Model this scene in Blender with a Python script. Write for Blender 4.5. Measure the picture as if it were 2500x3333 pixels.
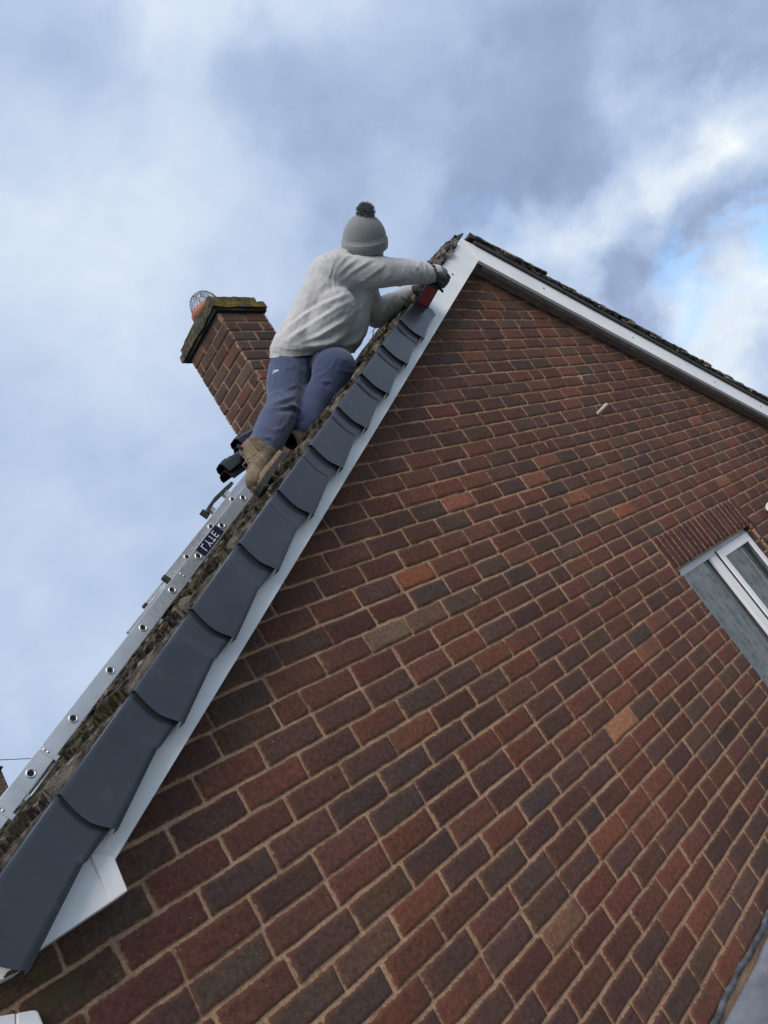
import bpy, bmesh, math, random
import numpy as np
from mathutils import Vector, Matrix
for o in list(bpy.data.objects): bpy.data.objects.remove(o)
scn = bpy.context.scene
COL = scn.collection
random.seed(7); RNG = np.random.default_rng(7)

# ------------------------------------------------------------------ camera
F = 2487.117                                   # focal length in pixels of a 2500 wide frame
CAM = np.array([0.0, -2.01136, -0.87908])
RC = np.array([[0.660230922764071, -0.5345685493602081, -0.5275714119065077],
               [-0.1829657488224338, 0.5667948145387063, -0.8032852376148087],
               [0.7284357647616907, 0.626881252109964, 0.2764077284901678]])   # rows: right, down, forward
cam_d = bpy.data.cameras.new('camera'); cam = bpy.data.objects.new('camera', cam_d); COL.objects.link(cam)
cam_d.sensor_fit = 'HORIZONTAL'; cam_d.sensor_width = 36.0; cam_d.lens = F / 2500 * 36.0
cam_d.clip_start = 0.05; cam_d.clip_end = 2000
M = Matrix(((RC[0][0], -RC[1][0], -RC[2][0], CAM[0]), (RC[0][1], -RC[1][1], -RC[2][1], CAM[1]),
            (RC[0][2], -RC[1][2], -RC[2][2], CAM[2]), (0, 0, 0, 1)))
cam.matrix_world = M
scn.camera = cam
def ray(x, y):
    d = RC.T @ np.array([(x - 1250) / F, (y - 1666.5) / F, 1.0]); return d / np.linalg.norm(d)
def at(x, y, D):                               # point at distance D (metres) along the sight line of a photo pixel
    return CAM + D * ray(x, y)
def on_y(x, y, Y):
    d = ray(x, y); return CAM + (Y - CAM[1]) / d[1] * d

# ------------------------------------------------------------------ world
SUN_AZ = math.radians(215); SUN_EL = math.radians(46)    # direction the light comes from (azimuth from +X)
sundir = Vector((math.cos(SUN_AZ) * math.cos(SUN_EL), math.sin(SUN_AZ) * math.cos(SUN_EL), math.sin(SUN_EL)))
world = bpy.data.worlds.new('World'); scn.world = world; world.use_nodes = True
nt = world.node_tree; nt.nodes.clear()
def N(t, nt_, **k):
    n = nt_.nodes.new(t)
    for a, b in k.items(): setattr(n, a, b)
    return n
def setin(n, **k):
    for a, b in k.items(): n.inputs[a.replace('_', ' ')].default_value = b
L = nt.links.new
out = N('ShaderNodeOutputWorld', nt); bg = N('ShaderNodeBackground', nt); L(bg.outputs[0], out.inputs[0])
tc = N('ShaderNodeTexCoord', nt)
nrm = N('ShaderNodeVectorMath', nt, operation='NORMALIZE'); L(tc.outputs['Generated'], nrm.inputs[0])
DIR = nrm.outputs[0]
sky = N('ShaderNodeTexSky', nt, sky_type='NISHITA', sun_disc=False)
sky.sun_elevation = SUN_EL; sky.sun_rotation = math.pi / 2 - SUN_AZ; sky.air_density = 1.0; sky.dust_density = 1.0; sky.ozone_density = 1.5
skys = N('ShaderNodeVectorMath', nt, operation='SCALE'); L(sky.outputs[0], skys.inputs[0]); skys.inputs['Scale'].default_value = 0.13
def math_(op, a, b=None, c=None, clamp=False):
    n = N('ShaderNodeMath', nt, operation=op, use_clamp=clamp)
    for i, v in enumerate((a, b, c)):
        if v is None: continue
        if isinstance(v, (int, float)): n.inputs[i].default_value = v
        else: L(v, n.inputs[i])
    return n.outputs[0]
def noise(vec, scale, detail=4, rough=.55, dist=0.0, off=(0, 0, 0), sc=(1, 1, 1)):
    mp = N('ShaderNodeMapping', nt); L(vec, mp.inputs[0]); mp.inputs['Location'].default_value = off; mp.inputs['Scale'].default_value = sc
    n = N('ShaderNodeTexNoise', nt); L(mp.outputs[0], n.inputs['Vector']); n.inputs['Scale'].default_value = scale
    n.inputs['Detail'].default_value = detail; n.inputs['Roughness'].default_value = rough; n.inputs['Distortion'].default_value = dist
    return n
# warped direction so that the cloud masses get ragged edges
wn = noise(DIR, 3.4, 7, .55)
ws = N('ShaderNodeVectorMath', nt, operation='SUBTRACT'); L(wn.outputs['Color'], ws.inputs[0]); ws.inputs[1].default_value = (.5, .5, .5)
wm = N('ShaderNodeVectorMath', nt, operation='SCALE'); L(ws.outputs[0], wm.inputs[0]); wm.inputs['Scale'].default_value = .40
wa = N('ShaderNodeVectorMath', nt, operation='ADD'); L(DIR, wa.inputs[0]); L(wm.outputs[0], wa.inputs[1])
wnn = N('ShaderNodeVectorMath', nt, operation='NORMALIZE'); L(wa.outputs[0], wnn.inputs[0]); WD = wnn.outputs[0]
def blob(px, py, r_in, r_out, w, vec=WD):
    d = ray(px, py)
    dp = N('ShaderNodeVectorMath', nt, operation='DOT_PRODUCT'); L(vec, dp.inputs[0]); dp.inputs[1].default_value = tuple(d)
    mr = N('ShaderNodeMapRange', nt, interpolation_type='SMOOTHSTEP'); L(dp.outputs['Value'], mr.inputs['Value'])
    mr.inputs['From Min'].default_value = math.cos(math.radians(r_out)); mr.inputs['From Max'].default_value = math.cos(math.radians(r_in))
    mr.inputs['To Min'].default_value = 0; mr.inputs['To Max'].default_value = w * (1.0 if w > 0 else .85)
    return mr.outputs[0]
# cloud streets run up to the right: stretch the fine noise along that direction
st = ray(2500, 330) - ray(1700, 760); st /= np.linalg.norm(st); s2_ = np.cross(st, ray(2000, 600)); s2_ /= np.linalg.norm(s2_); s3_ = np.cross(st, s2_)
cmbv = N('ShaderNodeCombineXYZ', nt)
for ax_i, (vec_, k_) in enumerate(((st, .8), (s2_, 1.0), (s3_, 1.0))):
    dpn = N('ShaderNodeVectorMath', nt, operation='DOT_PRODUCT'); L(DIR, dpn.inputs[0]); dpn.inputs[1].default_value = tuple(vec_ * k_); L(dpn.outputs['Value'], cmbv.inputs[ax_i])
SD = cmbv.outputs[0]
n1 = noise(SD, 4.2, 5, .5, .2, (1.3, .2, .7)); n2 = noise(SD, 13.0, 9, .62, .15, (.3, 5.2, .7)); n6 = noise(SD, 5.0, 9, .62, .2, (4.3, 1.2, .7))
val = math_('MULTIPLY_ADD', n1.outputs['Fac'], .55, .26)                       # base cloud brightness
for b_ in [(300, 800, 2, 16, .20), (650, 0, 1, 8, .20), (150, 1900, 2, 10, .06), (1250, 560, 2, 9, -.14), (1650, 380, 2, 8, -.22), (1900, 120, 3, 10, -.10), (950, 480, 1, 6, -.10), (1050, 60, 1, 6, .10),
           (2450, 120, 2, 8, -.12), (80, 250, 1, 8, -.16), (900, 1000, 2, 9, -.06), (1770, 740, .5, 5, .20), (1850, 620, .5, 4.5, .16), (2080, 540, .5, 5, .20), (2300, 460, .5, 5, .20), (2490, 370, .5, 5, .20),
           (2430, 1060, 1, 5, .34), (2260, 930, .5, 2.5, .22), (2000, 850, .5, 3.6, -.26), (2190, 740, .5, 3.8, -.26), (2400, 620, .5, 3.8, -.24), (1330, 760, 1, 5, .12), (600, 1500, 2, 9, -.05)]:
    val = math_('ADD', val, blob(*b_))
fine = math_('ADD', math_('MULTIPLY_ADD', n2.outputs['Fac'], .34, -.17), math_('MULTIPLY_ADD', n6.outputs['Fac'], .55, -.275))
# stronger texture among the broken clouds at the right, smoother overcast elsewhere
rough_mask = math_('ADD', blob(2250, 700, 4, 19, .85), .34)
val = math_('ADD', val, math_('MULTIPLY', fine, math_('MULTIPLY', rough_mask, 1.35)))
cr = N('ShaderNodeValToRGB', nt); L(val, cr.inputs[0]); e = cr.color_ramp; e.interpolation = 'LINEAR'
stops = [(0.05, (.215, .285, .445)), (.32, (.295, .38, .56)), (.52, (.40, .50, .68)), (.72, (.53, .62, .765)), (.9, (.68, .75, .83)), (1.0, (.82, .85, .89))]
e.elements[0].position = stops[0][0]; e.elements[0].color = (*stops[0][1], 1); e.elements[1].position = 1.0; e.elements[1].color = (*stops[-1][1], 1)
for p_, c_ in stops[1:-1]: q = e.elements.new(p_); q.color = (*c_, 1)
# gaps where the open blue sky shows
gapn = math_('MULTIPLY', math_('SUBTRACT', n2.outputs['Fac'], .42, clamp=True), 3.2)
gap = math_('MULTIPLY', math_('ADD', blob(2380, 830, .5, 5, 1.6), math_('ADD', blob(1630, 690, .5, 3.5, .5), blob(2480, 740, .5, 4, .9))), gapn, clamp=True)
mx = N('ShaderNodeMix', nt, data_type='RGBA'); L(gap, mx.inputs['Factor']); L(cr.outputs[0], mx.inputs['A'])
blue = N('ShaderNodeMix', nt, data_type='RGBA', blend_type='ADD'); blue.inputs['Factor'].default_value = 1; L(skys.outputs[0], blue.inputs['A']); blue.inputs['B'].default_value = (.10, .22, .38, 1)
L(blue.outputs['Result'], mx.inputs['B'])
# near and below the horizon: dull
sep = N('ShaderNodeSeparateXYZ', nt); L(DIR, sep.inputs[0])
hz = N('ShaderNodeMapRange', nt); L(sep.outputs['Z'], hz.inputs['Value']); hz.inputs['From Min'].default_value = -.12; hz.inputs['From Max'].default_value = .05
mh = N('ShaderNodeMix', nt, data_type='RGBA'); L(hz.outputs[0], mh.inputs['Factor']); mh.inputs['A'].default_value = (.10, .095, .09, 1); L(mx.outputs['Result'], mh.inputs['B'])
L(mh.outputs['Result'], bg.inputs['Color']); bg.inputs['Strength'].default_value = .90

sun_d = bpy.data.lights.new('sun', 'SUN'); sun = bpy.data.objects.new('sun', sun_d); COL.objects.link(sun)
sun_d.energy = 2.5; sun_d.angle = math.radians(45); sun_d.color = (1.0, .90, .80)
sun.rotation_euler = sundir.to_track_quat('Z', 'Y').to_euler()
vs = scn.view_settings; vs.view_transform = 'Standard'; vs.look = 'None'; vs.exposure = 0.36; vs.gamma = 1.0

# ------------------------------------------------------------------ numpy noise
def _h(i, j, k, s):
    n = (i * 73856093) ^ (j * 19349663) ^ (k * 83492791) ^ (s * 2654435761)
    n = (n ^ (n >> 13)) * 1274126177 & 0xffffffff
    return ((n ^ (n >> 16)) & 0xffff) / 65535.0
def vnoise(P, sc, seed=0):
    P = np.asarray(P, float) * sc + 1000.0
    I = np.floor(P).astype(np.int64); f = P - I; f = f * f * (3 - 2 * f); r = 0
    for a in (0, 1):
        for b in (0, 1):
            for c in (0, 1):
                w = (f[:, 0] if a else 1 - f[:, 0]) * (f[:, 1] if b else 1 - f[:, 1]) * (f[:, 2] if c else 1 - f[:, 2])
                r = r + w * _h(I[:, 0] + a, I[:, 1] + b, I[:, 2] + c, seed)
    return r
def fbm(P, sc, seed=0, o=3):
    r = 0; a = .5; t = 0
    for i in range(o): r = r + a * vnoise(P, sc * 2 ** i, seed + i); t += a; a *= .5
    return r / t - .5

# ------------------------------------------------------------------ helpers
def mesh(name, V, Fc, mat=None, parent=None, smooth=False, attrs=None, kind=None, uv=None):
    me = bpy.data.meshes.new(name); me.from_pydata([tuple(map(float, v)) for v in V], [], [tuple(int(i) for i in f) for f in Fc]); me.update()
    if mat is not None: me.materials.append(mat)
    if smooth: me.polygons.foreach_set('use_smooth', [True] * len(me.polygons))
    if attrs:
        for k, v in attrs.items():
            v = np.asarray(v, np.float32)
            if v.ndim == 1: a = me.attributes.new(k, 'FLOAT', 'POINT'); a.data.foreach_set('value', v)
            else: a = me.attributes.new(k, 'FLOAT_COLOR', 'POINT'); a.data.foreach_set('color', np.c_[v, np.ones(len(v))].astype(np.float32).ravel())
    o = bpy.data.objects.new(name, me); COL.objects.link(o)
    if parent is not None: o.parent = parent
    if kind: o['kind'] = kind
    return o
def tag(o, label, cat, group=None):
    o['label'] = label; o['category'] = cat
    if group: o['group'] = group
    return o
def thing(name, label, cat, loc=(0, 0, 0), group=None):
    o = bpy.data.objects.new(name, None); COL.objects.link(o); o.empty_display_size = .1; o.location = loc
    return tag(o, label, cat, group)
class MB:
    def __init__(s): s.V = []; s.F = []
    def add(s, V, Fc):
        b = len(s.V); s.V += [tuple(v) for v in V]; s.F += [tuple(i + b for i in f) for f in Fc]; return s
    def box(s, a, b, X=(1, 0, 0), Y=(0, 1, 0), Z=(0, 0, 1), O=(0, 0, 0), bev=0.0):
        a = np.array(a, float); b = np.array(b, float); X, Y, Z, O = map(lambda q: np.array(q, float), (X, Y, Z, O))
        c = (a + b) / 2; h = abs(b - a) / 2; V = []; Fc = []
        if bev <= 0:
            for i in (-1, 1):
                for j in (-1, 1):
                    for k in (-1, 1): V.append(c + h * (i, j, k))
            Fc = [(0, 1, 3, 2), (4, 6, 7, 5), (0, 4, 5, 1), (2, 3, 7, 6), (0, 2, 6, 4), (1, 5, 7, 3)]
        else:
            bm = bmesh.new(); bmesh.ops.create_cube(bm, size=1)
            for v in bm.verts: v.co = Vector((v.co.x * 2 * h[0], v.co.y * 2 * h[1], v.co.z * 2 * h[2]))
            bmesh.ops.bevel(bm, geom=list(bm.edges), offset=min(bev, min(h) * .95), segments=2, affect='EDGES', profile=.5)
            bm.verts.index_update(); V = [np.array(v.co) + c for v in bm.verts]; Fc = [[v.index for v in f.verts] for f in bm.faces]; bm.free()
        return s.add([O + v[0] * X + v[1] * Y + v[2] * Z for v in V], Fc)
    def tube(s, pts, r, n=8, cap=True):
        pts = [np.array(p, float) for p in pts]; r = [r] * len(pts) if np.isscalar(r) else r
        V = []; Fc = []; up = None
        for i, p in enumerate(pts):
            t = pts[min(i + 1, len(pts) - 1)] - pts[max(i - 1, 0)]; t /= np.linalg.norm(t) + 1e-12
            if up is None: up = np.cross(t, (0.13, .2, .97)); up /= np.linalg.norm(up)
            up = up - t * (up @ t); up /= np.linalg.norm(up); w = np.cross(t, up)
            for k in range(n): a = 2 * math.pi * k / n; V.append(p + r[i] * (math.cos(a) * up + math.sin(a) * w))
        for i in range(len(pts) - 1):
            for k in range(n): Fc.append((i * n + k, i * n + (k + 1) % n, (i + 1) * n + (k + 1) % n, (i + 1) * n + k))
        if cap: Fc += [tuple(range(n))[::-1], tuple((len(pts) - 1) * n + k for k in range(n))]
        return s.add(V, Fc)
    def prism(s, poly, y0, y1):                 # polygon in XZ, extruded along Y
        n = len(poly); V = [(p[0], y0, p[1]) for p in poly] + [(p[0], y1, p[1]) for p in poly]
        return s.add(V, [tuple(range(n)), tuple(range(n, 2 * n))[::-1]] + [(i, i + n, (i + 1) % n + n, (i + 1) % n) for i in range(n)])
    def build(s, name, mat, parent=None, smooth=False, bevel=0.0, seg=2, **k):
        o = mesh(name, s.V, s.F, mat, parent, smooth, **k)
        bm = bmesh.new(); bm.from_mesh(o.data); bmesh.ops.recalc_face_normals(bm, faces=bm.faces); bm.to_mesh(o.data); bm.free()
        if bevel > 0:
            m = o.modifiers.new('bevel', 'BEVEL'); m.width = bevel; m.segments = seg; m.limit_method = 'ANGLE'; m.angle_limit = math.radians(40)
        return o

# ------------------------------------------------------------------ materials
def mat_new(name, base=(.5, .5, .5), rough=.6, metal=0.0, spec=.5):
    m = bpy.data.materials.new(name); m.use_nodes = True; b = m.node_tree.nodes['Principled BSDF']
    b.inputs['Base Color'].default_value = (*base, 1); b.inputs['Roughness'].default_value = rough; b.inputs['Metallic'].default_value = metal
    b.inputs['Specular IOR Level'].default_value = spec
    return m, m.node_tree, b
def tnode(t, scale, detail=4, rough=.55, coord='Object', kind='ShaderNodeTexNoise', sc=None):
    c = t.nodes.new('ShaderNodeTexCoord'); n = t.nodes.new(kind)
    if sc: mp = t.nodes.new('ShaderNodeMapping'); mp.inputs['Scale'].default_value = sc; t.links.new(c.outputs[coord], mp.inputs[0]); t.links.new(mp.outputs[0], n.inputs['Vector'])
    else: t.links.new(c.outputs[coord], n.inputs['Vector'])
    n.inputs['Scale'].default_value = scale
    if kind == 'ShaderNodeTexNoise': n.inputs['Detail'].default_value = detail; n.inputs['Roughness'].default_value = rough
    return n
def ramp(t, fac, stops):
    r = t.nodes.new('ShaderNodeValToRGB'); t.links.new(fac, r.inputs[0]); e = r.color_ramp
    e.elements[0].position, e.elements[0].color = stops[0][0], (*stops[0][1], 1); e.elements[1].position, e.elements[1].color = stops[-1][0], (*stops[-1][1], 1)
    for p, c in stops[1:-1]: q = e.elements.new(p); q.color = (*c, 1)
    return r.outputs[0]
def mixc(t, f, a, b, mode='MIX'):
    m = t.nodes.new('ShaderNodeMix'); m.data_type = 'RGBA'; m.blend_type = mode
    for v, k in ((f, 'Factor'), (a, 'A'), (b, 'B')):
        if isinstance(v, (int, float)): m.inputs[k].default_value = v
        elif isinstance(v, tuple): m.inputs[k].default_value = (*v, 1)
        else: t.links.new(v, m.inputs[k])
    return m.outputs['Result']
def bump(t, b, h, strength=.4, dist=.01, prev=None):
    n = t.nodes.new('ShaderNodeBump'); n.inputs['Strength'].default_value = strength; n.inputs['Distance'].default_value = dist
    t.links.new(h, n.inputs['Height']); t.links.new(n.outputs[0], b.inputs['Normal'])
    if prev is not None: t.links.new(prev, n.inputs['Normal'])
    return n.outputs[0]
def mm(t, op, a, b=None, clamp=False):
    n = t.nodes.new('ShaderNodeMath'); n.operation = op; n.use_clamp = clamp
    for i, v in enumerate((a, b)):
        if v is None: continue
        if isinstance(v, (int, float)): n.inputs[i].default_value = v
        else: t.links.new(v, n.inputs[i])
    return n.outputs[0]

# brick: own colour per brick, darker fired heart, red arrises, mortar smears, lime specks
def brick_mat():
    m, t, b = mat_new('brick', rough=.88, spec=.25)
    ac = t.nodes.new('ShaderNodeAttribute'); ac.attribute_name = 'col'
    ae = t.nodes.new('ShaderNodeAttribute'); ae.attribute_name = 'edge'
    n1 = tnode(t, 60, 5, .65); n2 = tnode(t, 14, 4, .6); n3 = tnode(t, 420, 3, .7)
    c = mixc(t, 1.0, ac.outputs['Color'], ramp(t, n1.outputs['Fac'], [(.25, (.50, .50, .50)), (.75, (1.5, 1.46, 1.42))]), 'MULTIPLY')
    c = mixc(t, 1.0, c, ramp(t, n3.outputs['Fac'], [(.3, (.55, .55, .55)), (.7, (1.5, 1.5, 1.5))]), 'MULTIPLY')
    n7 = tnode(t, 1.3, 4, .6); c = mixc(t, 1.0, c, ramp(t, n7.outputs['Fac'], [(.35, (.78, .80, .84)), (.65, (1.22, 1.15, 1.08))]), 'MULTIPLY')
    # red arris: near the edge of the brick
    ef = mm(t, 'ADD', mm(t, 'MULTIPLY', ae.outputs['Fac'], 1.0), mm(t, 'MULTIPLY', mm(t, 'SUBTRACT', n2.outputs['Fac'], .5), .9))
    red = ramp(t, ef, [(.12, (1, 1, 1)), (.42, (0, 0, 0))])
    c = mixc(t, mm(t, 'MULTIPLY', red, .42), c, (.125, .052, .034))
    # darker fired bands
    n4 = tnode(t, 9, 3, .6, sc=(1.0, 1, .35))
    c = mixc(t, mm(t, 'MULTIPLY', ramp(t, n4.outputs['Fac'], [(.52, (0, 0, 0)), (.68, (1, 1, 1))]), .36), c, (.050, .037, .034))
    # mortar smeared over the arrises
    sm = mm(t, 'ADD', ae.outputs['Fac'], mm(t, 'MULTIPLY', mm(t, 'SUBTRACT', tnode(t, 75, 5, .7).outputs['Fac'], .5), .55))
    c = mixc(t, ramp(t, sm, [(-.02, (1, 1, 1)), (.075, (0, 0, 0))]), c, (.28, .175, .115))
    # lime specks
    v = tnode(t, 85, kind='ShaderNodeTexVoronoi'); n5 = tnode(t, 5, 2)
    sp = mm(t, 'MULTIPLY', ramp(t, v.outputs['Distance'], [(.06, (1, 1, 1)), (.10, (0, 0, 0))]), ramp(t, n5.outputs['Fac'], [(.46, (0, 0, 0)), (.58, (1, 1, 1))]))
    vs_ = t.nodes.new('ShaderNodeSeparateColor'); t.links.new(v.outputs['Color'], vs_.inputs[0])
    sp = mm(t, 'MULTIPLY', sp, mm(t, 'GREATER_THAN', vs_.outputs[0], .62))
    c = mixc(t, mm(t, 'MULTIPLY', sp, .75), c, (.55, .55, .55))
    # green algae stain below the eaves box
    g = t.nodes.new('ShaderNodeNewGeometry'); sx = t.nodes.new('ShaderNodeSeparateXYZ'); t.links.new(g.outputs['Position'], sx.inputs[0])
    dx = mm(t, 'DIVIDE', mm(t, 'SUBTRACT', sx.outputs['X'], .56), .13); dz = mm(t, 'DIVIDE', mm(t, 'ADD', sx.outputs['Z'], .87), .09)
    dd = mm(t, 'ADD', mm(t, 'MULTIPLY', dx, dx), mm(t, 'MULTIPLY', dz, dz)); dd = mm(t, 'ADD', dd, mm(t, 'MULTIPLY', n2.outputs['Fac'], 1.2))
    c = mixc(t, mm(t, 'MULTIPLY', ramp(t, dd, [(.5, (1, 1, 1)), (1.0, (0, 0, 0))]), .6), c, (.06, .055, .02))
    t.links.new(c, b.inputs['Base Color'])
    h = mm(t, 'ADD', mm(t, 'MULTIPLY', n1.outputs['Fac'], .6), mm(t, 'MULTIPLY', n3.outputs['Fac'], .5))
    bump(t, b, h, .55, .004)
    return m
MBR = brick_mat()
def mortar_mat():
    m, t, b = mat_new('mortar', rough=.95, spec=.15)
    n1 = tnode(t, 11, 4, .6); n2 = tnode(t, 150, 4, .7); n3 = tnode(t, 32, 5, .7)
    c = ramp(t, n1.outputs['Fac'], [(.3, (.27, .19, .12)), (.5, (.42, .27, .165)), (.7, (.46, .30, .20))])
    c = mixc(t, 1.0, c, ramp(t, n2.outputs['Fac'], [(.3, (.6, .6, .6)), (.7, (1.35, 1.35, 1.35))]), 'MULTIPLY')
    c = mixc(t, mm(t, 'MULTIPLY', ramp(t, n3.outputs['Fac'], [(.62, (0, 0, 0)), (.72, (1, 1, 1))]), .6), c, (.07, .055, .042))
    t.links.new(c, b.inputs['Base Color']); bump(t, b, mm(t, 'ADD', n2.outputs['Fac'], mm(t, 'MULTIPLY', n3.outputs['Fac'], 1.5)), .8, .004)
    return m
MMO = mortar_mat()
def upvc():
    m, t, b = mat_new('white_upvc', (.78, .78, .78), .32, spec=.45)
    n = tnode(t, 3.5, 4, .6); n2 = tnode(t, 70, 2, .5); 
    c = ramp(t, n.outputs['Fac'], [(.3, (.70, .70, .69)), (.6, (.80, .80, .80))])
    c = mixc(t, ramp(t, n2.outputs['Fac'], [(.74, (0, 0, 0)), (.80, (.5, .5, .5))]), c, (.35, .33, .31))
    t.links.new(c, b.inputs['Base Color']); return m
MUP = upvc()
MUPD, t_, b_ = mat_new('shade_toned_soffit', (.17, .145, .13), .7); n_ = tnode(t_, 18, 5, .6); t_.links.new(ramp(t_, n_.outputs['Fac'], [(.3, (.11, .09, .08)), (.7, (.22, .19, .17))]), b_.inputs['Base Color'])  # soffit base colour darkened to brown-grey: the shadow under the verge is painted in
def vergemat():
    m, t, b = mat_new('dark_grey_plastic', (.034, .046, .064), .34, spec=.5)
    n = tnode(t, 4, 4, .6); n2 = tnode(t, 240, 3, .6)
    c = ramp(t, n.outputs['Fac'], [(.3, (.021, .026, .034)), (.7, (.032, .039, .049))]); n4 = tnode(t, 13, 5, .65); c = mixc(t, mm(t, 'MULTIPLY', ramp(t, n4.outputs['Fac'], [(.55, (0, 0, 0)), (.75, (1, 1, 1))]), .25), c, (.09, .095, .10)); t.links.new(c, b.inputs['Base Color'])
    t.links.new(ramp(t, n.outputs['Fac'], [(.3, (.20, .20, .20)), (.7, (.30, .30, .30))]), b.inputs['Roughness'])
    bump(t, b, n2.outputs['Fac'], .08, .001); return m
MVG = vergemat()
TH0 = math.radians(31.3)
def tilemat(name='mossy_concrete_tile', k=1.0):
    m, t, b = mat_new(name, rough=.95, spec=.15)
    n1 = tnode(t, 35, 6, .7); n2 = tnode(t, 7, 4, .65); n3 = tnode(t, 170, 4, .7)
    c = ramp(t, n1.outputs['Fac'], [(.34, (.014 * k, .012 * k, .010 * k)), (.5, (.085 * k, .073 * k, .058 * k)), (.64, (.30 * k, .26 * k, .215 * k))])
    g = t.nodes.new('ShaderNodeNewGeometry'); sx = t.nodes.new('ShaderNodeSeparateXYZ'); t.links.new(g.outputs['Position'], sx.inputs[0])
    edge = mm(t, 'ADD', sx.outputs['Y'], mm(t, 'MULTIPLY', mm(t, 'SUBTRACT', n2.outputs['Fac'], .5), .10))
    c = mixc(t, ramp(t, n2.outputs['Fac'], [(.50, (0, 0, 0)), (.62, (1, 1, 1))]), c, mixc(t, n3.outputs['Fac'], (.010, .010, .006), (.10, .095, .04)))
    c = mixc(t, mm(t, 'MULTIPLY', ramp(t, edge, [(-.075 + 0, (1, 1, 1)), (-.05 + .0, (0, 0, 0))]) if False else mm(t, 'LESS_THAN', edge, -.088), .6), c, mixc(t, n3.outputs['Fac'], (.06, .052, .045), (.42, .37, .33)))
    n4 = tnode(t, 16, 4, .7)
    c = mixc(t, mm(t, 'MULTIPLY', ramp(t, n4.outputs['Fac'], [(.66, (0, 0, 0)), (.72, (1, 1, 1))]), .7), c, (.20, .19, .17))
    tc2 = t.nodes.new('ShaderNodeTexCoord'); mp0 = t.nodes.new('ShaderNodeMapping'); mp0.inputs['Rotation'].default_value = (0, TH0, 0); t.links.new(tc2.outputs['Object'], mp0.inputs[0])
    mp1 = t.nodes.new('ShaderNodeMapping'); mp1.inputs['Scale'].default_value = (.16, 1.0, .6); t.links.new(mp0.outputs[0], mp1.inputs[0])
    ns = t.nodes.new('ShaderNodeTexNoise'); t.links.new(mp1.outputs[0], ns.inputs['Vector']); ns.inputs['Scale'].default_value = 42; ns.inputs['Detail'].default_value = 6; ns.inputs['Roughness'].default_value = .65
    c = mixc(t, 1.0, c, ramp(t, ns.outputs['Fac'], [(.40, (.12, .11, .10)), (.5, (.8, .8, .8)), (.60, (1.7, 1.65, 1.55))]), 'MULTIPLY')
    c = mixc(t, mm(t, 'MULTIPLY', ramp(t, tnode(t, 12, 3).outputs['Fac'], [(.67, (0, 0, 0)), (.74, (1, 1, 1))]), .8), c, (.16, .12, .03))
    t.links.new(c, b.inputs['Base Color']); bump(t, b, mm(t, 'ADD', n1.outputs['Fac'], n3.outputs['Fac']), 1.0, .012); return m
MTI = tilemat(k=.60)
MTIP = tilemat('pale_weathered_tile', 1.7)
def alu():
    m, t, b = mat_new('brushed_aluminium', (.62, .64, .65), .38, .85)
    n = tnode(t, 8, 4, .6); n2 = tnode(t, 90, 3, .6, sc=(1, 1, 1))
    t.links.new(ramp(t, n.outputs['Fac'], [(.3, (.60, .62, .62)), (.7, (.76, .77, .77))]), b.inputs['Base Color'])
    t.links.new(ramp(t, n2.outputs['Fac'], [(.3, (.34, .34, .34)), (.7, (.52, .52, .52))]), b.inputs['Roughness']); return m
MAL = alu()
MBK, t_, b_ = mat_new('black_plastic', (.012, .013, .016), .28)
n_ = tnode(t_, 60, 3); t_.links.new(ramp(t_, n_.outputs['Fac'], [(.3, (.2, .2, .2)), (.7, (.42, .42, .42))]), b_.inputs['Roughness'])
MRU, t_, b_ = mat_new('dull_rubber', (.03, .031, .034), .8); n_ = tnode(t_, 50, 4); t_.links.new(ramp(t_, n_.outputs['Fac'], [(.3, (.018, .018, .02)), (.7, (.05, .05, .052))]), b_.inputs['Base Color'])
MTC, t_, b_ = mat_new('terracotta', (.33, .12, .08), .85); n_ = tnode(t_, 15, 4); t_.links.new(ramp(t_, n_.outputs['Fac'], [(.3, (.22, .085, .06)), (.7, (.42, .17, .12))]), b_.inputs['Base Color'])
MWI, t_, b_ = mat_new('galvanised_wire', (.16, .17, .19), .45, .7)
def lichen():
    m, t, b = mat_new('lichened_mortar', rough=.95, spec=.15)
    n1 = tnode(t, 22, 6, .7); n2 = tnode(t, 6, 3, .6); n3 = tnode(t, 60, 4, .7)
    c = ramp(t, n1.outputs['Fac'], [(.3, (.025, .024, .022)), (.5, (.07, .064, .055)), (.7, (.15, .14, .12))])
    c = mixc(t, ramp(t, n2.outputs['Fac'], [(.47, (0, 0, 0)), (.58, (1, 1, 1))]), c, mixc(t, n3.outputs['Fac'], (.05, .045, .012), (.28, .20, .05)))
    t.links.new(c, b.inputs['Base Color']); bump(t, b, n1.outputs['Fac'], 1.0, .02); return m
MLI = lichen()
MGR, t_, b_ = mat_new('grass_lawn', (.05, .08, .03), .95); n_ = tnode(t_, 3, 6, .7); t_.links.new(ramp(t_, n_.outputs['Fac'], [(.3, (.035, .06, .02)), (.7, (.08, .11, .04))]), b_.inputs['Base Color'])

# ------------------------------------------------------------------ roof frame of reference
TH = math.radians(31.3); CT, ST = math.cos(TH), math.sin(TH)
AP = np.array([4.4504, -.10, 1.5514])                  # lower inner corner of the bargeboards at the apex
EU = np.array([-CT, 0, -ST]); EV = np.array([-ST, 0, CT])       # left slope: down the slope, out of the roof
EU2 = np.array([CT, 0, -ST]); EV2 = np.array([ST, 0, CT])       # right slope
def RL(u, v, y): return np.array([AP[0], 0, AP[2]]) + u * EU + v * EV + np.array([0, y, 0])
def RR(u, v, y): return np.array([AP[0], 0, AP[2]]) + u * EU2 + v * EV2 + np.array([0, y, 0])
GZ = -5.6                                              # ground level

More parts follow.
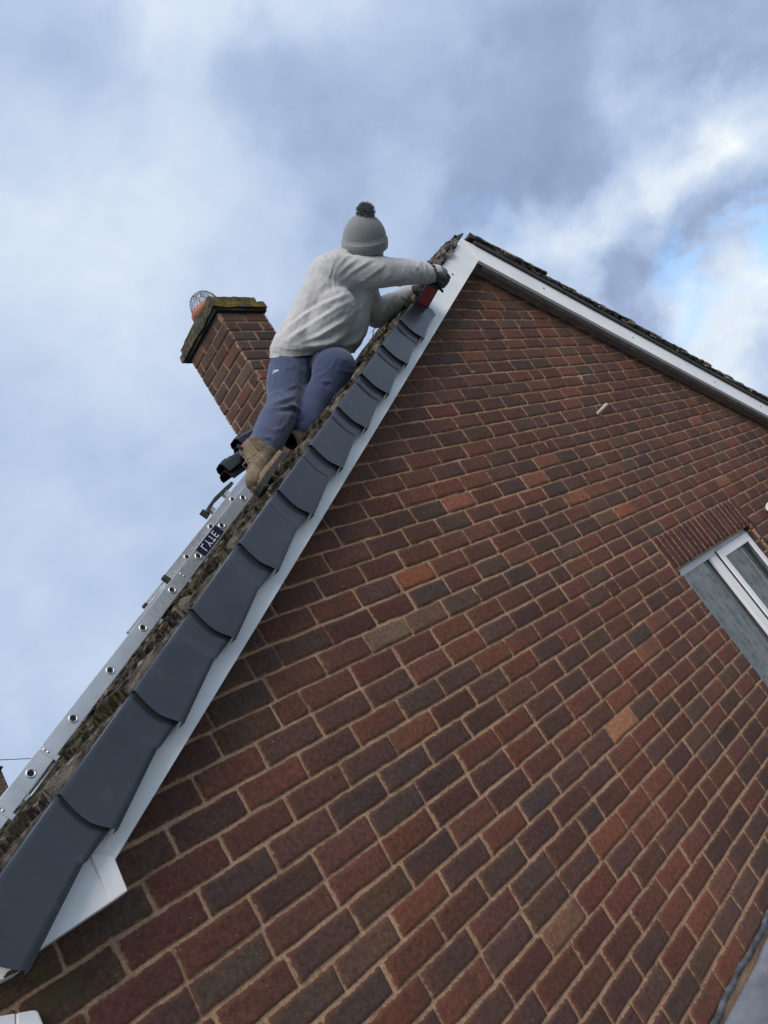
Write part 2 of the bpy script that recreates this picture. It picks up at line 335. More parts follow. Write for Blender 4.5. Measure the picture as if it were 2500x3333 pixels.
house = thing('brick_house', 'dark red brick house gable wall with white bargeboards and a mossy tiled roof', 'house', (4.45, 0, GZ))
def HP(name, V=None): pass
def par(o, p):                                         # parent and keep the world position
    o.parent = p; o.matrix_parent_inverse = Matrix.Translation(-Vector(p.location)) if p.type == 'EMPTY' else Matrix(); return o
def part(o, p=house): return par(o, p)

# ------------------------------------------------------------------ brickwork
PX, PZ = .2286, .0857
PAL = [((.080, .044, .035), 34), ((.097, .044, .032), 28), ((.112, .046, .031), 22), ((.084, .052, .036), 10), ((.070, .047, .038), 6), ((.135, .055, .034), 3)]
PC = np.array([p[0] for p in PAL]); PW = np.array([p[1] for p in PAL], float); PW /= PW.sum()
# phase of the perpends in the courses measured on the photograph (course number: x of one joint)
PH = {0: 2.0312, 1: 1.9111, 2: 1.8086, 4: 1.8452, 7: 1.0481, 8: .9254, 9: .8118, 10: .6967, 11: .8083, 12: .9159, 19: 1.9386, 20: 2.0347, 21: 2.1430,
      -14: 4.0895, -11: 3.5280, -10: 3.4111, -9: 3.2867, -6: 2.9434}
WX0, WX1, WZ1, WZ0 = 4.205, 5.525, -.818, -2.0         # window opening
special = []                                           # bricks of a colour of their own: photo pixel -> colour
for px, py, c in [(1835, 2970, (.17, .085, .05)), (2003, 2360, (.26, .115, .06)), (1358, 1863, (.21, .065, .032)), (1495, 1630, (.20, .065, .045)), (1505, 1566, (.13, .045, .032)),
                  (1728, 1553, (.18, .062, .042)), (1745, 1500, (.15, .055, .04)), (1865, 1615, (.17, .055, .038)), (1930, 1590, (.13, .045, .03)), (1395, 1325, (.12, .035, .03)),
                  (1300, 2650, (.03, .034, .042)), (560, 3090, (.10, .035, .03)), (450, 2985, (.03, .035, .042)), (780, 2890, (.034, .034, .042)), (1330, 2480, (.026, .032, .036)),
                  (1720, 2860, (.028, .034, .036)), (2245, 1370, (.19, .062, .04)), (1290, 2080, (.16, .10, .07)), (1450, 1990, (.13, .07, .05)), (2040, 1648, (.17, .055, .032)),
                  (2140, 2095, (.15, .06, .038)), (1865, 1290, (.15, .05, .035)), (1845, 1305, (.13, .045, .03)), (900, 2080, (.10, .035, .028)), (1900, 3100, (.09, .03, .026)),
                  (1985, 2900, (.12, .035, .03)), (2215, 2840, (.12, .04, .03)), (2345, 2880, (.12, .05, .04)), (1180, 2230, (.10, .032, .028)), (1440, 2270, (.028, .026, .032)),
                  (2350, 1575, (.17, .07, .045)), (2300, 1600, (.14, .05, .035)), (1200, 1980, (.09, .03, .025)), (1700, 1790, (.12, .05, .035)), (1560, 1880, (.10, .035, .03))]:
    special.append((on_y(px, py, 0), c))
def brick_grid(V, Fc, Cc, Ec, x0, x1, z0, z1, col, y0=0.0, ax='x', nx=9, nz=5, clip=None, sgn=1, seedp=None):
    """front face of one brick with worn, slightly wandering arrises and its four returns"""
    b = len(V); w = x1 - x0; h = z1 - z0
    gx = np.array([-.02, 0, .03, .09] + list(np.linspace(.18, .82, nx - 4)) + [.91, .97, 1.0, 1.02]); gz = np.array([-.05, 0, .07, .2, .5, .8, .93, 1.0, 1.05])
    gx = np.clip(gx, 0, 1); gz = np.clip(gz, 0, 1)
    GX, GZ_ = np.meshgrid(gx, gz, indexing='ij'); gi, gj = np.meshgrid(range(len(gx)), range(len(gz)), indexing='ij')
    X = x0 + GX * w; Z = z0 + GZ_ * h
    P = np.c_[X.ravel(), Z.ravel(), np.full(X.size, y0 * 3 + (0 if ax == 'x' else 7))]
    wob = fbm(P, 30, 3, 2).reshape(X.shape) * .006; wob2 = fbm(P, 26, 9, 2).reshape(X.shape) * .006
    ed = np.minimum(np.minimum(GX, 1 - GX) * w, np.minimum(GZ_, 1 - GZ_) * h)
    ring = (gi == 0) | (gi == len(gx) - 1) | (gj == 0) | (gj == len(gz) - 1)
    # rounded corners: pull the corner points in
    dxe = np.minimum(GX, 1 - GX) * w; dze = np.minimum(GZ_, 1 - GZ_) * h
    R = .0045; corner = (dxe < R) & (dze < R)
    k = np.where(corner, .3, 0); X = X + k * R * np.sign(.5 - GX); Z = Z + k * R * np.sign(.5 - GZ_)
    X = X + wob * (ed < .012); Z = Z + wob2 * (ed < .012)
    dep = -.0045 * np.clip(1 - ed / .006, 0, 1) ** 1.5 + fbm(P, 16, 21, 3).reshape(X.shape) * .004 * (ed > .002) + random.uniform(-.0015, .0015)
    dep = np.where(ring, -.022, dep)
    if clip is not None: Z = np.minimum(Z, clip(X))
    Yv = y0 - sgn * dep
    for a, bb, cc in zip(X.ravel(), Z.ravel(), Yv.ravel()):
        V.append((a, cc, bb) if ax == 'x' else (cc, a, bb))
    nzz = len(gz)
    for i in range(len(gx) - 1):
        for j in range(nzz - 1): q = b + i * nzz + j; Fc.append((q, q + nzz, q + nzz + 1, q + 1))
    Ec += list(np.clip(ed.ravel() / .035, 0, 1)); Cc += [col] * X.size
def pick(): 
    c = PC[RNG.choice(len(PC), p=PW)]; return tuple(c * RNG.uniform(.84, 1.16) * np.array([RNG.uniform(.93, 1.07), 1, RNG.uniform(.93, 1.07)]))
def roofline(x): return AP[2] - np.abs(x - AP[0]) * math.tan(TH) + .02 / CT
V, Fc, Cc, Ec = [], [], [], []
X0W, X1W = .40, 8.50; prev = None
for n in range(-19, 25):
    zt = -n * PZ - .0042; zb = -(n + 1) * PZ + .0055; zt += 0
    if n in PH: x = PH[n]
    else: x = (prev if prev is not None else 4.2) + PX / 2 + RNG.uniform(-.03, .03)
    prev = x; x = x - math.ceil((x - X0W) / PX) * PX
    if zb > roofline(AP[0]): continue
    while x < X1W:
        L_ = PX
        if RNG.random() < .045 and n not in (0, 1): L_ = PX * RNG.choice([.5, .5, .62])
        jw = RNG.uniform(.003, .0055); a, b = x + jw, x + L_ - jw; x += L_; rj = RNG.uniform(-.0025, .0025, 2)
        xm = (a + b) / 2
        if b < X0W + .01 or a > X1W - .01: continue
        a = max(a, X0W); b = min(b, X1W)
        if zb > roofline(np.array([a, b])).max() + .02 or b - a < .02: continue
        segs = [(a, b)]
        if zb < WZ1 + .2286 - .01 and zt > WZ0:                              # cut round the window and its soldier course
            inwin = (zb < WZ1 - .01)
            wx0, wx1 = (WX0, WX1) if inwin else (WX0 - .04, WX1 + .04)
            segs = [s for s in [(a, min(b, wx0 - (0 if inwin else .005))), (max(a, wx1 + (0 if inwin else .005)), b)] if s[1] - s[0] > .02]
        col = pick()
        for sp, c in special:
            if x - L_ < sp[0] < x and zb - .01 < sp[2] < zt + .01: cc_ = np.array(c); gm = cc_.mean(); col = tuple((gm + (cc_ - gm) * .8) * np.array([1.15, 1.1, .92])) if gm > .045 else (.078, .050, .041)
        for s in segs:
            brick_grid(V, Fc, Cc, Ec, s[0] + rj[0], s[1] + rj[1], zb + RNG.uniform(-.0015, .0015), zt + RNG.uniform(-.0015, .0015), col, 0.0,
                       clip=(roofline if zt > -.75 + 0 and zt > roofline(np.array([a, b])).min() - .02 else None))
# soldier course above the window
x = WX0 - .035
while x < WX1 + .03:
    brick_grid(V, Fc, Cc, Ec, x + .004, x + .0735 - .004, WZ1 + .004, WZ1 + .2286 - .012, tuple(np.array((.075, .032, .027)) * RNG.uniform(.7, 1.15)), -.001); x += .0735
wall = part(mesh('wall', V, Fc, MBR, None, True, attrs={'col': np.array(Cc), 'edge': np.array(Ec)}))
# mortar bed behind the bricks, with a slightly uneven struck face
xs = np.arange(X0W, X1W + .001, .03); zs = WZ1 - .002 + .02 * np.arange(-77, 127); V = []; Fc = []; idx = {}
for i, a in enumerate(xs):
    for j, b in enumerate(zs):
        V.append((a, 0, min(b, float(roofline(a)))))
V = np.array(V); V[:, 1] = .0085 + fbm(V, 18, 5, 3) * .007
for i in range(len(xs) - 1):
    for j in range(len(zs) - 1):
        cx, cz = (xs[i] + xs[i + 1]) / 2, (zs[j] + zs[j + 1]) / 2
        if zs[j] > roofline(xs[i]) and zs[j] > roofline(xs[i + 1]): continue
        if WX0 - .0 < cx < WX1 and WZ0 < cz < WZ1 - .002: continue
        q = i * len(zs) + j; Fc.append((q, q + len(zs), q + len(zs) + 1, q + 1))
part(mesh('mortar', V, Fc, MMO, None, True))
# rest of the shell: reveals, storey below, side and back walls
MB2, t_, b_ = mat_new('plain_brickwork', rough=.9); bt = t_.nodes.new('ShaderNodeTexBrick'); tcn = t_.nodes.new('ShaderNodeTexCoord'); mpn = t_.nodes.new('ShaderNodeMapping')
cmb = t_.nodes.new('ShaderNodeCombineXYZ'); spn = t_.nodes.new('ShaderNodeSeparateXYZ'); t_.links.new(tcn.outputs['Object'], spn.inputs[0])
t_.links.new(mm(t_, 'ADD', spn.outputs['X'], spn.outputs['Y']), cmb.inputs['X']); t_.links.new(spn.outputs['Z'], cmb.inputs['Y']); t_.links.new(cmb.outputs[0], bt.inputs['Vector'])
bt.inputs['Scale'].default_value = 1.0; bt.inputs['Brick Width'].default_value = PX; bt.inputs['Row Height'].default_value = PZ; bt.inputs['Mortar Size'].default_value = .006
bt.inputs['Color1'].default_value = (.05, .036, .038, 1); bt.inputs['Color2'].default_value = (.09, .04, .03, 1); bt.inputs['Mortar'].default_value = (.21, .155, .11, 1); t_.links.new(bt.outputs[0], b_.inputs['Base Color'])
s = MB()
s.box((X0W, .02, GZ), (X1W, .25, WZ0)); s.box((X0W + .01, .02, WZ0), (WX0, .25, WZ1 - .12)); s.box((X0W + .3, .02, WZ1 - .12), (WX0, .25, WZ1)); s.box((WX1, .02, WZ0), (X1W - .2, .25, WZ1 - .12)); s.box((WX1, .02, WZ1 - .12), (X1W - .5, .25, WZ1))
hw_ = (roofline(AP[0]) - .02 - WZ1) / math.tan(TH); s.prism([(AP[0] - hw_, WZ1), (AP[0] + hw_, WZ1), (AP[0], roofline(AP[0]) - .02)], .02, .25)
s.box((X0W, .25, GZ), (X0W + .25, 8, -.9)); s.box((X1W - .25, .25, GZ), (X1W, 8, -.9)); s.box((X0W, 8, GZ), (X1W, 8.25, -.9))
part(s.build('rear_wall', MB2))
s = MB(); s.box((X0W, -.001, GZ), (X1W, .018, -2.36)); part(s.build('lower_wall', MB2))

# ------------------------------------------------------------------ bargeboards, soffit, box end
s = MB()
def slab(s, fn, u0, u1, v0, v1, y0, y1):
    P = [fn(u, v, y) for u in (u0, u1) for v in (v0, v1) for y in (y0, y1)]
    s.add(P, [(0, 1, 3, 2), (4, 6, 7, 5), (0, 4, 5, 1), (2, 3, 7, 6), (0, 2, 6, 4), (1, 5, 7, 3)])
MT = (AP[0], AP[2] + .18 / CT)
bl = [(AP[0], AP[2]), tuple(RL(4.355, 0, 0)[[0, 2]]), tuple(RL(4.44, .18, 0)[[0, 2]]), MT]
s.prism(bl, -.100, -.078); part(s.build('bargeboard', MUP, bevel=.002))
s = MB(); s.prism([(AP[0] + .0008, AP[2]), (AP[0] + .0008, MT[1]), tuple(RR(4.75, .19, 0)[[0, 2]]), tuple(RR(4.75, 0, 0)[[0, 2]])], -.1005, -.078)
part(s.build('bargeboard', MUP, bevel=.002))
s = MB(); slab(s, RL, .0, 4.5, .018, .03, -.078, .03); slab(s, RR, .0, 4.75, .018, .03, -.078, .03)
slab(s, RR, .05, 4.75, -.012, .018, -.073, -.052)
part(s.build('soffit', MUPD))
s = MB(); bp = [(.735, -.700), (.731, -.783), (.686, -.786), (.686, -.660)]
s.prism(bp, -.1065, .0); part(s.build('box_end_cover', MUP, bevel=.004))
s = MB(); s.prism([(.690, -.655), (.690, -.785), (.487, -.794), (.445, -.797), (.43, -.77), (.44, -.71), (.60, -.60), (.74, -.55), (.735, -.69)], -.1015, -.0)
part(s.build('box_end', MUP, bevel=.003))
def px_poly(pts, Y): return [tuple(on_y(x, y, Y)[[0, 2]]) for x, y in pts]
s = MB(); s.prism(px_poly([(-60, 3190), (10, 3188), (78, 3152), (76, 3130), (50, 3138), (10, 3150), (-60, 3150)], -.104), -.104, -.0)
part(s.build('gutter', MUP, bevel=.002))
s = MB(); s.prism(px_poly([(12, 3180), (24, 3164), (52, 3146), (72, 3145), (68, 3158), (14, 3184)], -.1075), -.1075, -.1042); part(s.build('grime_crust', MLI))
s = MB(); s.prism(px_poly([(-150, 3320), (0, 3307), (52, 3297), (52, 3500), (-150, 3500)], -.030), -.030, .0); part(s.build('hopper_head', MUP, bevel=.004))
s = MB(); s.prism(px_poly([(54, 3297), (104, 3288), (118, 3288), (126, 3294), (142, 3333), (190, 3450), (54, 3500)], -.031), -.031, .0); part(s.build('hopper_head', MUP, bevel=.004))
# screw heads on the boards
for fn, u, v in [(RL, .46, .095), (RR, .62, .10), (RR, 1.55, .09), (RR, 2.55, .085), (RR, 3.2, .10)]:
    s = MB(); p = fn(u, v, -.1005); s.tube([p, p - np.array([0, .003, 0])], .007, 8); part(s.build('screw', MRU))

# ------------------------------------------------------------------ dry verge units
GA = .3165
def verge_unit(u_top, first=False, mat=MVG, top_round=False):
    """one unit: its own visible top is at u_top (below the unit above), its curved tip at u_top+GA"""
    rows = list(np.linspace(0, 1, 15)); ss = [-.09, -.05, 0, .04, .078, .083, .09, .12, .17, .22, .27, .30, GA - .004, GA]
    if first: ss = [-.035, -.033, -.02] + [0, .03, .058, .063, .068] + [.12, .17, .22, .27, .30, GA - .004, GA]
    V = []; Fc = []
    step = .08 if not first else .06
    nr = len(rows) + 4
    for si, sv in enumerate(ss):
        w = .1450 + .012 * max(sv, 0) / GA - (.0035 if sv < step else 0)
        vt = .190; vb = (.052 + .006 * sv / .09) if sv < step else (.062 - .024 * (sv - step) / (GA - step))
        if first and sv < -.02: vb += .03 * (1 + (sv + .02) * -20) * .6; vt -= .01
        if sv > GA - .002: w -= .0
        for t in rows:
            v = vb + (vt - vb) * t
            arc = .016 * math.sin(math.pi * min(max((v - .02) / .17, 0), 1)) - .012 * max(0, (.10 - v) / .08) + .002
            ww = w - (.004 if t == 0 else 0)
            V.append(RL(u_top + sv + arc * (0 if first and sv < -.01 else 1), v, -ww))
        arc = .0
        for dv, dw in ((.0045, .002), (.007, .007), (.008, .014), (.008, .09)):
            V.append(RL(u_top + sv + arc, vt + dv, -(w - dw)))
    for i in range(len(ss) - 1):
        for j in range(nr - 1): q = i * nr + j; Fc.append((q, q + 1, q + nr + 1, q + nr))
    b = len(V)                                             # bottom return towards the board
    for i in range(len(ss)): p = np.array(V[i * nr]); V.append(p + np.array([0, .042 if ss[i] > -.02 else .01, 0]) + EV * .001)
    for i in range(len(ss) - 1): Fc.append((i * nr, i * nr + nr, b + i + 1, b + i))
    b2 = len(V); i = len(ss) - 1                           # thickness of the curved tip
    for j in range(nr): p = np.array(V[i * nr + j]); V.append(p + (np.array([0, .004, 0]) if j < nr - 3 else -EV * .003) - EU * .001)
    for j in range(nr - 1): Fc.append((i * nr + j, i * nr + j + 1, b2 + j + 1, b2 + j))
    # small clip plate on the tile surface at the tip
    s = MB(); s.V = V; s.F = Fc
    P = [RL(u_top + GA + du, .198 + dv, yy) for du in (-.03, .012) for dv in (-.002, .001) for yy in (-.135, -.095)]
    s.add(P, [(0, 1, 3, 2), (4, 6, 7, 5), (0, 4, 5, 1), (2, 3, 7, 6), (0, 2, 6, 4), (1, 5, 7, 3)])
    o = mesh('verge_unit', s.V, s.F, mat, None, True)
    bm = bmesh.new(); bm.from_mesh(o.data); bmesh.ops.recalc_face_normals(bm, faces=bm.faces)
    bm.to_mesh(o.data); bm.free()
    try: o.data.set_sharp_from_angle(angle=math.radians(38))
    except Exception: pass
    return o
for k in range(11):
    o = part(verge_unit(1.465 - GA + GA * k + random.uniform(-.0018, .0018), first=(k == 0)))
    if k: o.location = tuple(EV * random.uniform(-.0015, .0015) + np.array([0, random.uniform(-.0012, .0012), 0]))
# dark battens/undercloak visible where the bottom edges of the units stand off the board
s = MB(); slab(s, RL, 1.2, 4.6, .10, .185, -.138, -.1015); part(s.build('verge_batten', MRU))

# ------------------------------------------------------------------ tiled slopes
def slope(fn, u0, u1, ys, seed, vb=.205, rough=1.0, du=.0085, name='roof', lift=1.0):
    us = np.arange(u0, u1, du); V = np.zeros((len(us), len(ys), 3)); 
    U, Yg = np.meshgrid(us, ys, indexing='ij')
    ph = np.mod(U - 1.465 + .008, GA) / GA                 # 0 head .. 1 nose of each course
    P = np.c_[U.ravel(), Yg.ravel(), np.zeros(U.size)]
    v = vb - .012 + .030 * ph                                           # each course rises to its nose, then steps down
    kick = np.clip((Yg - .05) / .65, 0, 1); kick2 = np.clip((Yg - .93) / .5, 0, 1); v += (.010 * kick * kick * (3 - 2 * kick) + .034 * kick2 * kick2 * (3 - 2 * kick2)) * lift
    colr = np.floor(Yg / .152); v += rough * .010 * np.abs(np.sin(Yg / .152 * math.pi)) ** 3 * (Yg > -.02)
    cid = np.c_[colr.ravel() * 3.7, np.floor((U - 1.465 + .008) / GA).ravel() * 5.3, np.zeros(U.size)]; v += rough * (vnoise(cid, .999, 5).reshape(U.shape) - .5) * .016
    moss = np.clip(fbm(P, 7, seed, 3).reshape(U.shape) + .12, 0, 1) * np.clip((ph - .35) / .5, 0, 1) * np.clip((1.02 - ph) / .08, 0, 1)
    v += rough * (moss * .032 + fbm(P, 28, seed + 5, 4).reshape(U.shape) * .016 + fbm(P * (1, 3, 1), 60, seed + 6, 2).reshape(U.shape) * .006)
    y = Yg + fbm(P, 16, seed + 9, 2).reshape(U.shape) * .012 * (Yg < ys[0] + .05)
    base = np.array([AP[0], 0, AP[2]])
    eu, ev = (EU, EV) if fn is RL else (EU2, EV2)
    V = base + U[..., None] * eu + v[..., None] * ev + y[..., None] * np.array([0, 1, 0])
    nu, ny = U.shape; Vf = list(V.reshape(-1, 3)); Fc = [(i * ny + j, i * ny + j + 1, (i + 1) * ny + j + 1, (i + 1) * ny + j) for i in range(nu - 1) for j in range(ny - 1)]
    b = len(Vf)                                            # front edge: thickness of tile and bedding
    for i in range(nu): Vf.append(V[i, 0] - ev * (.035 + .012 * (random.random() - .5)))
    for i in range(nu - 1): Fc.append((i * ny, (i + 1) * ny, b + i + 1, b + i))
    o = mesh(name, Vf, Fc, MTI, None, False); return o
ysn = np.concatenate([np.arange(-.118, .6, .014), np.arange(.6, 2.0, .03), np.arange(2.0, 8.2, .12)])
roof = part(slope(RL, .02, 4.72, ysn, 3, rough=1.15))
yfar = np.concatenate([np.arange(-.125, .3, .02), np.arange(.3, 8.2, .15)])
roof2 = part(slope(RR, .02, 4.85, yfar, 8, vb=.262, du=.018, rough=.4, lift=0))
# old verge on the right slope: undercloak strip and projecting tile ends
rv = random.Random(3)
s = MB(); slab(s, RR, -.0, 4.8, .182, .222, -.118, .02); part(s.build('undercloak', MRU))
k = 0; u = -.05
while u < 4.8:
    s = MB(); L_ = .40; d = rv.uniform(-.01, .01); tilt = .032; n = 10; V = []; Fc = []
    y0 = -.135 + rv.uniform(-.012, .008)
    for i in range(n + 1):
        uu = u + L_ * i / n; vv = .226 + tilt * i / n + d * .4
        e = rv.uniform(-.003, .003); e2 = rv.uniform(-.003, .003)
        V += [RR(uu, vv + e, y0 + e2), RR(uu, vv + .022 + e2, y0 + e), RR(uu, vv + .024 + e, .05), RR(uu, vv, .05)]
    for i in range(n):
        for j in range(4): Fc.append((i * 4 + j, i * 4 + (j + 1) % 4, i * 4 + 4 + (j + 1) % 4, i * 4 + 4 + j))
    Fc += [(0, 1, 2, 3), (n * 4, n * 4 + 3, n * 4 + 2, n * 4 + 1)]
    s.add(V, Fc); part(s.build('verge_tile', MTI)); u += .3165; k += 1
# mortar fillets squeezed out between the old tiles
for k in range(16):
    u = rv.uniform(.1, 4.4); s = MB(); n = 6; Lk = rv.uniform(.06, .22)
    s.tube([RR(u + Lk * i / n, .232 + rv.uniform(-.004, .004) + rv.choice([0, .015]), -.134 + rv.uniform(-.003, .003)) for i in range(n)], [rv.uniform(.002, .0045) for i in range(n)], 5)
    part(s.build('mortar_fillet', MTIP))
# ridge
s = MB(); 
for k in range(18):
    y0 = .16 + k * .445; V = []; Fc = []; n = 12; m_ = 5
    for j in range(m_ + 1):
        yy = y0 + .44 * j / m_
        for i in range(n + 1):
            a = math.pi * (.02 + .96 * i / n); r = .135 + rv.uniform(-.004, .004)
            V.append((AP[0] + r * math.cos(a), yy + rv.uniform(-.003, .003), AP[2] + .165 + r * .92 * math.sin(a)))
    for j in range(m_):
        for i in range(n): q = j * (n + 1) + i; Fc.append((q, q + 1, q + n + 2, q + n + 1))
    s.add(V, Fc)
o = part(s.build('ridge_tiles', MTI, smooth=False))
# exposed, loosened tile ends near the apex on the left slope, with daylight between them
def rough_slat(u0, u1, v0, v1, th, y0, y1, mat, seed):
    r = random.Random(seed); n = 22; V = []; Fc = []
    for i in range(n + 1):
        t = i / n; uu = u0 + (u1 - u0) * t; vv = v0 + (v1 - v0) * t + r.uniform(-.004, .004); h = th * (1 + r.uniform(-.3, .3)); tp = min(1, .3 + 6 * min(t, 1 - t))
        V += [RL(uu, vv, y0 + r.uniform(-.004, .004)), RL(uu, vv + h * tp, y0 + r.uniform(-.006, .006)), RL(uu, vv + h * tp * .9, y1), RL(uu, vv - .002, y1)]
    for i in range(n):
        for j in range(4): Fc.append((i * 4 + j, i * 4 + (j + 1) % 4, i * 4 + 4 + (j + 1) % 4, i * 4 + 4 + j))
    Fc += [(0, 1, 2, 3), (n * 4, n * 4 + 3, n * 4 + 2, n * 4 + 1)]
    s = MB(); s.add(V, Fc); o = s.build('verge_tile', mat); return part(o)
rough_slat(-.20, .52, .185, .238, .030, -.10, .16, MTI, 1)
rough_slat(-.05, .62, .200, .222, .022, -.11, .10, MTIP, 2)
rough_slat(.20, .85, .188, .205, .020, -.112, .10, MTI, 3)
rough_slat(.30, .70, .225, .262, .022, -.06, .14, MTI, 4)
rough_slat(.55, 1.15, .180, .203, .024, -.118, .10, MTIP, 5)
rough_slat(.05, 1.2, .176, .184, .014, -.11, .05, MTI, 6)

# ------------------------------------------------------------------ chimney
CX0, CX1, CY0, CY1, CZT = 3.25, 3.655, 1.05, 1.525, 2.215
V, Fc, Cc, Ec = [], [], [], []
CPAL = [(.080, .050, .043), (.066, .045, .041), (.085, .052, .043), (.12, .055, .042), (.064, .050, .044), (.09, .062, .048)]
zt = CZT; n = 0
while zt > .7:
    zb = zt - PZ
    for ax, a0, a1, y0, sg in (('x', CX0, CX1, CY0, 1), ('y', CY0, CY1, CX0, 1), ('x', CX0, CX1, CY1, -1), ('y', CY0, CY1, CX1, -1)):
        off = .1016 if (n + (ax == 'y')) % 2 else .2032
        cuts = [a0]; q = a0 + off
        while q < a1 - .04: cuts.append(q); q += .2032
        cuts.append(a1)
        for a, b in zip(cuts[:-1], cuts[1:]):
            c = np.array(CPAL[random.randrange(6)]) * random.uniform(.8, 1.25)
            brick_grid(V, Fc, Cc, Ec, a + (.005 if a > a0 else 0), b - (.005 if b < a1 else 0), zb + .005, zt - .005, tuple(c), y0 + random.uniform(-.002, .002), ax, nx=6, sgn=sg)
    zt = zb; n += 1
chim = part(mesh('chimney', V, Fc, MBR, None, True, attrs={'col': np.array(Cc), 'edge': np.array(Ec)}), roof)
def sub(o, p): o.parent = p; o.matrix_parent_inverse = Matrix(); return o
chim.parent = roof; chim.matrix_parent_inverse = Matrix()
def cpart(o): return sub(o, roof)
MM2, t_, b_ = mat_new('weathered_mortar', rough=.95, spec=.1); n_ = tnode(t_, 9, 5, .65); t_.links.new(ramp(t_, n_.outputs['Fac'], [(.35, (.10, .075, .06)), (.65, (.27, .19, .13))]), b_.inputs['Base Color']); bump(t_, b_, tnode(t_, 120, 4).outputs['Fac'], .8, .004)
s = MB(); s.box((CX0 + .006, CY0 + .006, .6), (CX1 - .006, CY1 - .006, CZT + .01)); cpart(s.build('chimney_core', MM2))
s = MB(); s.box((CX0 - .022, CY0 - .022, CZT), (CX1 + .020, CY1 + .03, CZT + .016), bev=.004); cpart(s.build('chimney_drip_course', MRU))
def rough_block(a, b, mat, name, amp=.012, seed=1, nseg=14):
    bm = bmesh.new(); bmesh.ops.create_cube(bm, size=1); bmesh.ops.subdivide_edges(bm, edges=bm.edges, cuts=nseg, use_grid_fill=True)
    a = np.array(a); b = np.array(b); co = np.array([v.co for v in bm.verts]) + .5; P = a + co * (b - a)
    nr = fbm(P, 9, seed, 4); nr2 = fbm(P, 11, seed + 7, 4); nr3 = fbm(P, 10, seed + 3, 3)
    P = P + np.c_[nr, nr2, nr3] * amp * 2.4
    for v, p in zip(bm.verts, P): v.co = p
    me = bpy.data.meshes.new(name); bm.to_mesh(me); bm.free(); me.materials.append(mat); o = bpy.data.objects.new(name, me); COL.objects.link(o); return o
cpart(rough_block((CX0 - .038, CY0 - .036, CZT + .016), (CX1 + .024, CY1 + .045, CZT + .066), MLI, 'chimney_cap', .013, 2))
cpart(rough_block((CX0 - .012, CY0 - .018, CZT + .060), (CX1 - .015, CY1 + .03, CZT + .128), MLI, 'chimney_cap', .014, 5))
cpart(rough_block((CX0 + .04, CY0 + .05, CZT + .11), (CX1 - .05, CY1 - .04, CZT + .165), MLI, 'chimney_flaunching', .02, 9))
pc = np.array([3.43, 1.29]); zb = CZT + .070
s = MB(); prof = [(.118, 0), (.118, .13), (.128, .14), (.13, .18), (.122, .185), (.105, .185), (.10, .12)]; n = 28; V = []; Fc = []
for r, z in prof:
    for k in range(n): a = 2 * math.pi * k / n; V.append((pc[0] + r * math.cos(a), pc[1] + r * math.sin(a), zb + z))
for i in range(len(prof) - 1):
    for k in range(n): Fc.append((i * n + k, i * n + (k + 1) % n, (i + 1) * n + (k + 1) % n, (i + 1) * n + k))
s.add(V, Fc); cpart(s.build('chimney_pot', MTC, smooth=True))
s = MB(); zc = zb + .18
for k in range(18):                                        # cage: ribs over the pot and hoops
    a = 2 * math.pi * k / 18
    s.tube([(pc[0] + .112 * math.cos(t) ** .6 * math.cos(a), pc[1] + .112 * math.cos(t) ** .6 * math.sin(a), zc + .15 * math.sin(t)) for t in np.linspace(0, math.pi / 2 * .98, 9)], .0016 if k % 3 else .0028, 4)
for t in np.linspace(0, 1.35, 10):
    r = .112 * math.cos(t) ** .6
    s.tube([(pc[0] + r * math.cos(a), pc[1] + r * math.sin(a), zc + .15 * math.sin(t)) for a in np.linspace(0, 2 * math.pi, 25)], .0014, 4)
cpart(s.build('bird_guard', MWI))

# ------------------------------------------------------------------ window
MGL = bpy.data.materials.new('window_glass'); MGL.use_nodes = True; t_ = MGL.node_tree; t_.nodes.clear(); o_ = t_.nodes.new('ShaderNodeOutputMaterial'); mx_ = t_.nodes.new('ShaderNodeMixShader')
tr_ = t_.nodes.new('ShaderNodeBsdfTransparent'); gl_ = t_.nodes.new('ShaderNodeBsdfGlossy'); gl_.inputs['Roughness'].default_value = .02; fr_ = t_.nodes.new('ShaderNodeFresnel'); fr_.inputs['IOR'].default_value = 1.5; tr_.inputs['Color'].default_value = (.94, .95, .94, 1)
t_.links.new(fr_.outputs[0], mx_.inputs[0]); t_.links.new(tr_.outputs[0], mx_.inputs[1]); t_.links.new(gl_.outputs[0], mx_.inputs[2]); t_.links.new(mx_.outputs[0], o_.inputs['Surface'])
yf = .060; s = MB(); fw = .045
s.box((WX0, yf, WZ0), (WX0 + fw, yf + .07, WZ1 - .002)); s.box((WX1 - fw, yf, WZ0), (WX1, yf + .07, WZ1 - .002))
s.box((WX0 + fw, yf + .001, WZ1 - .002 - fw), (WX1 - fw, yf + .07, WZ1 - .002)); s.box((WX0 + fw, yf + .001, WZ0), (WX1 - fw, yf + .07, WZ0 + fw))
s.box((4.79, yf + .002, WZ0 + fw), (4.893, yf + .07, WZ1 - .002 - fw))
win = part(s.build('window', MUP, bevel=.004))
s = MB(); a, b = 4.899, WX1 - .028; z0, z1 = WZ0 + .03, WZ1 - .030; sw = .062
s.box((a, yf - .014, z0), (a + sw, yf + .0, z1)); s.box((b - sw, yf - .014, z0), (b, yf + .0, z1)); s.box((a + sw, yf - .0135, z1 - sw), (b - sw, yf, z1)); s.box((a + sw, yf - .0135, z0), (b - sw, yf, z0 + sw))
sub(s.build('window_sash', MUP, bevel=.005), win)
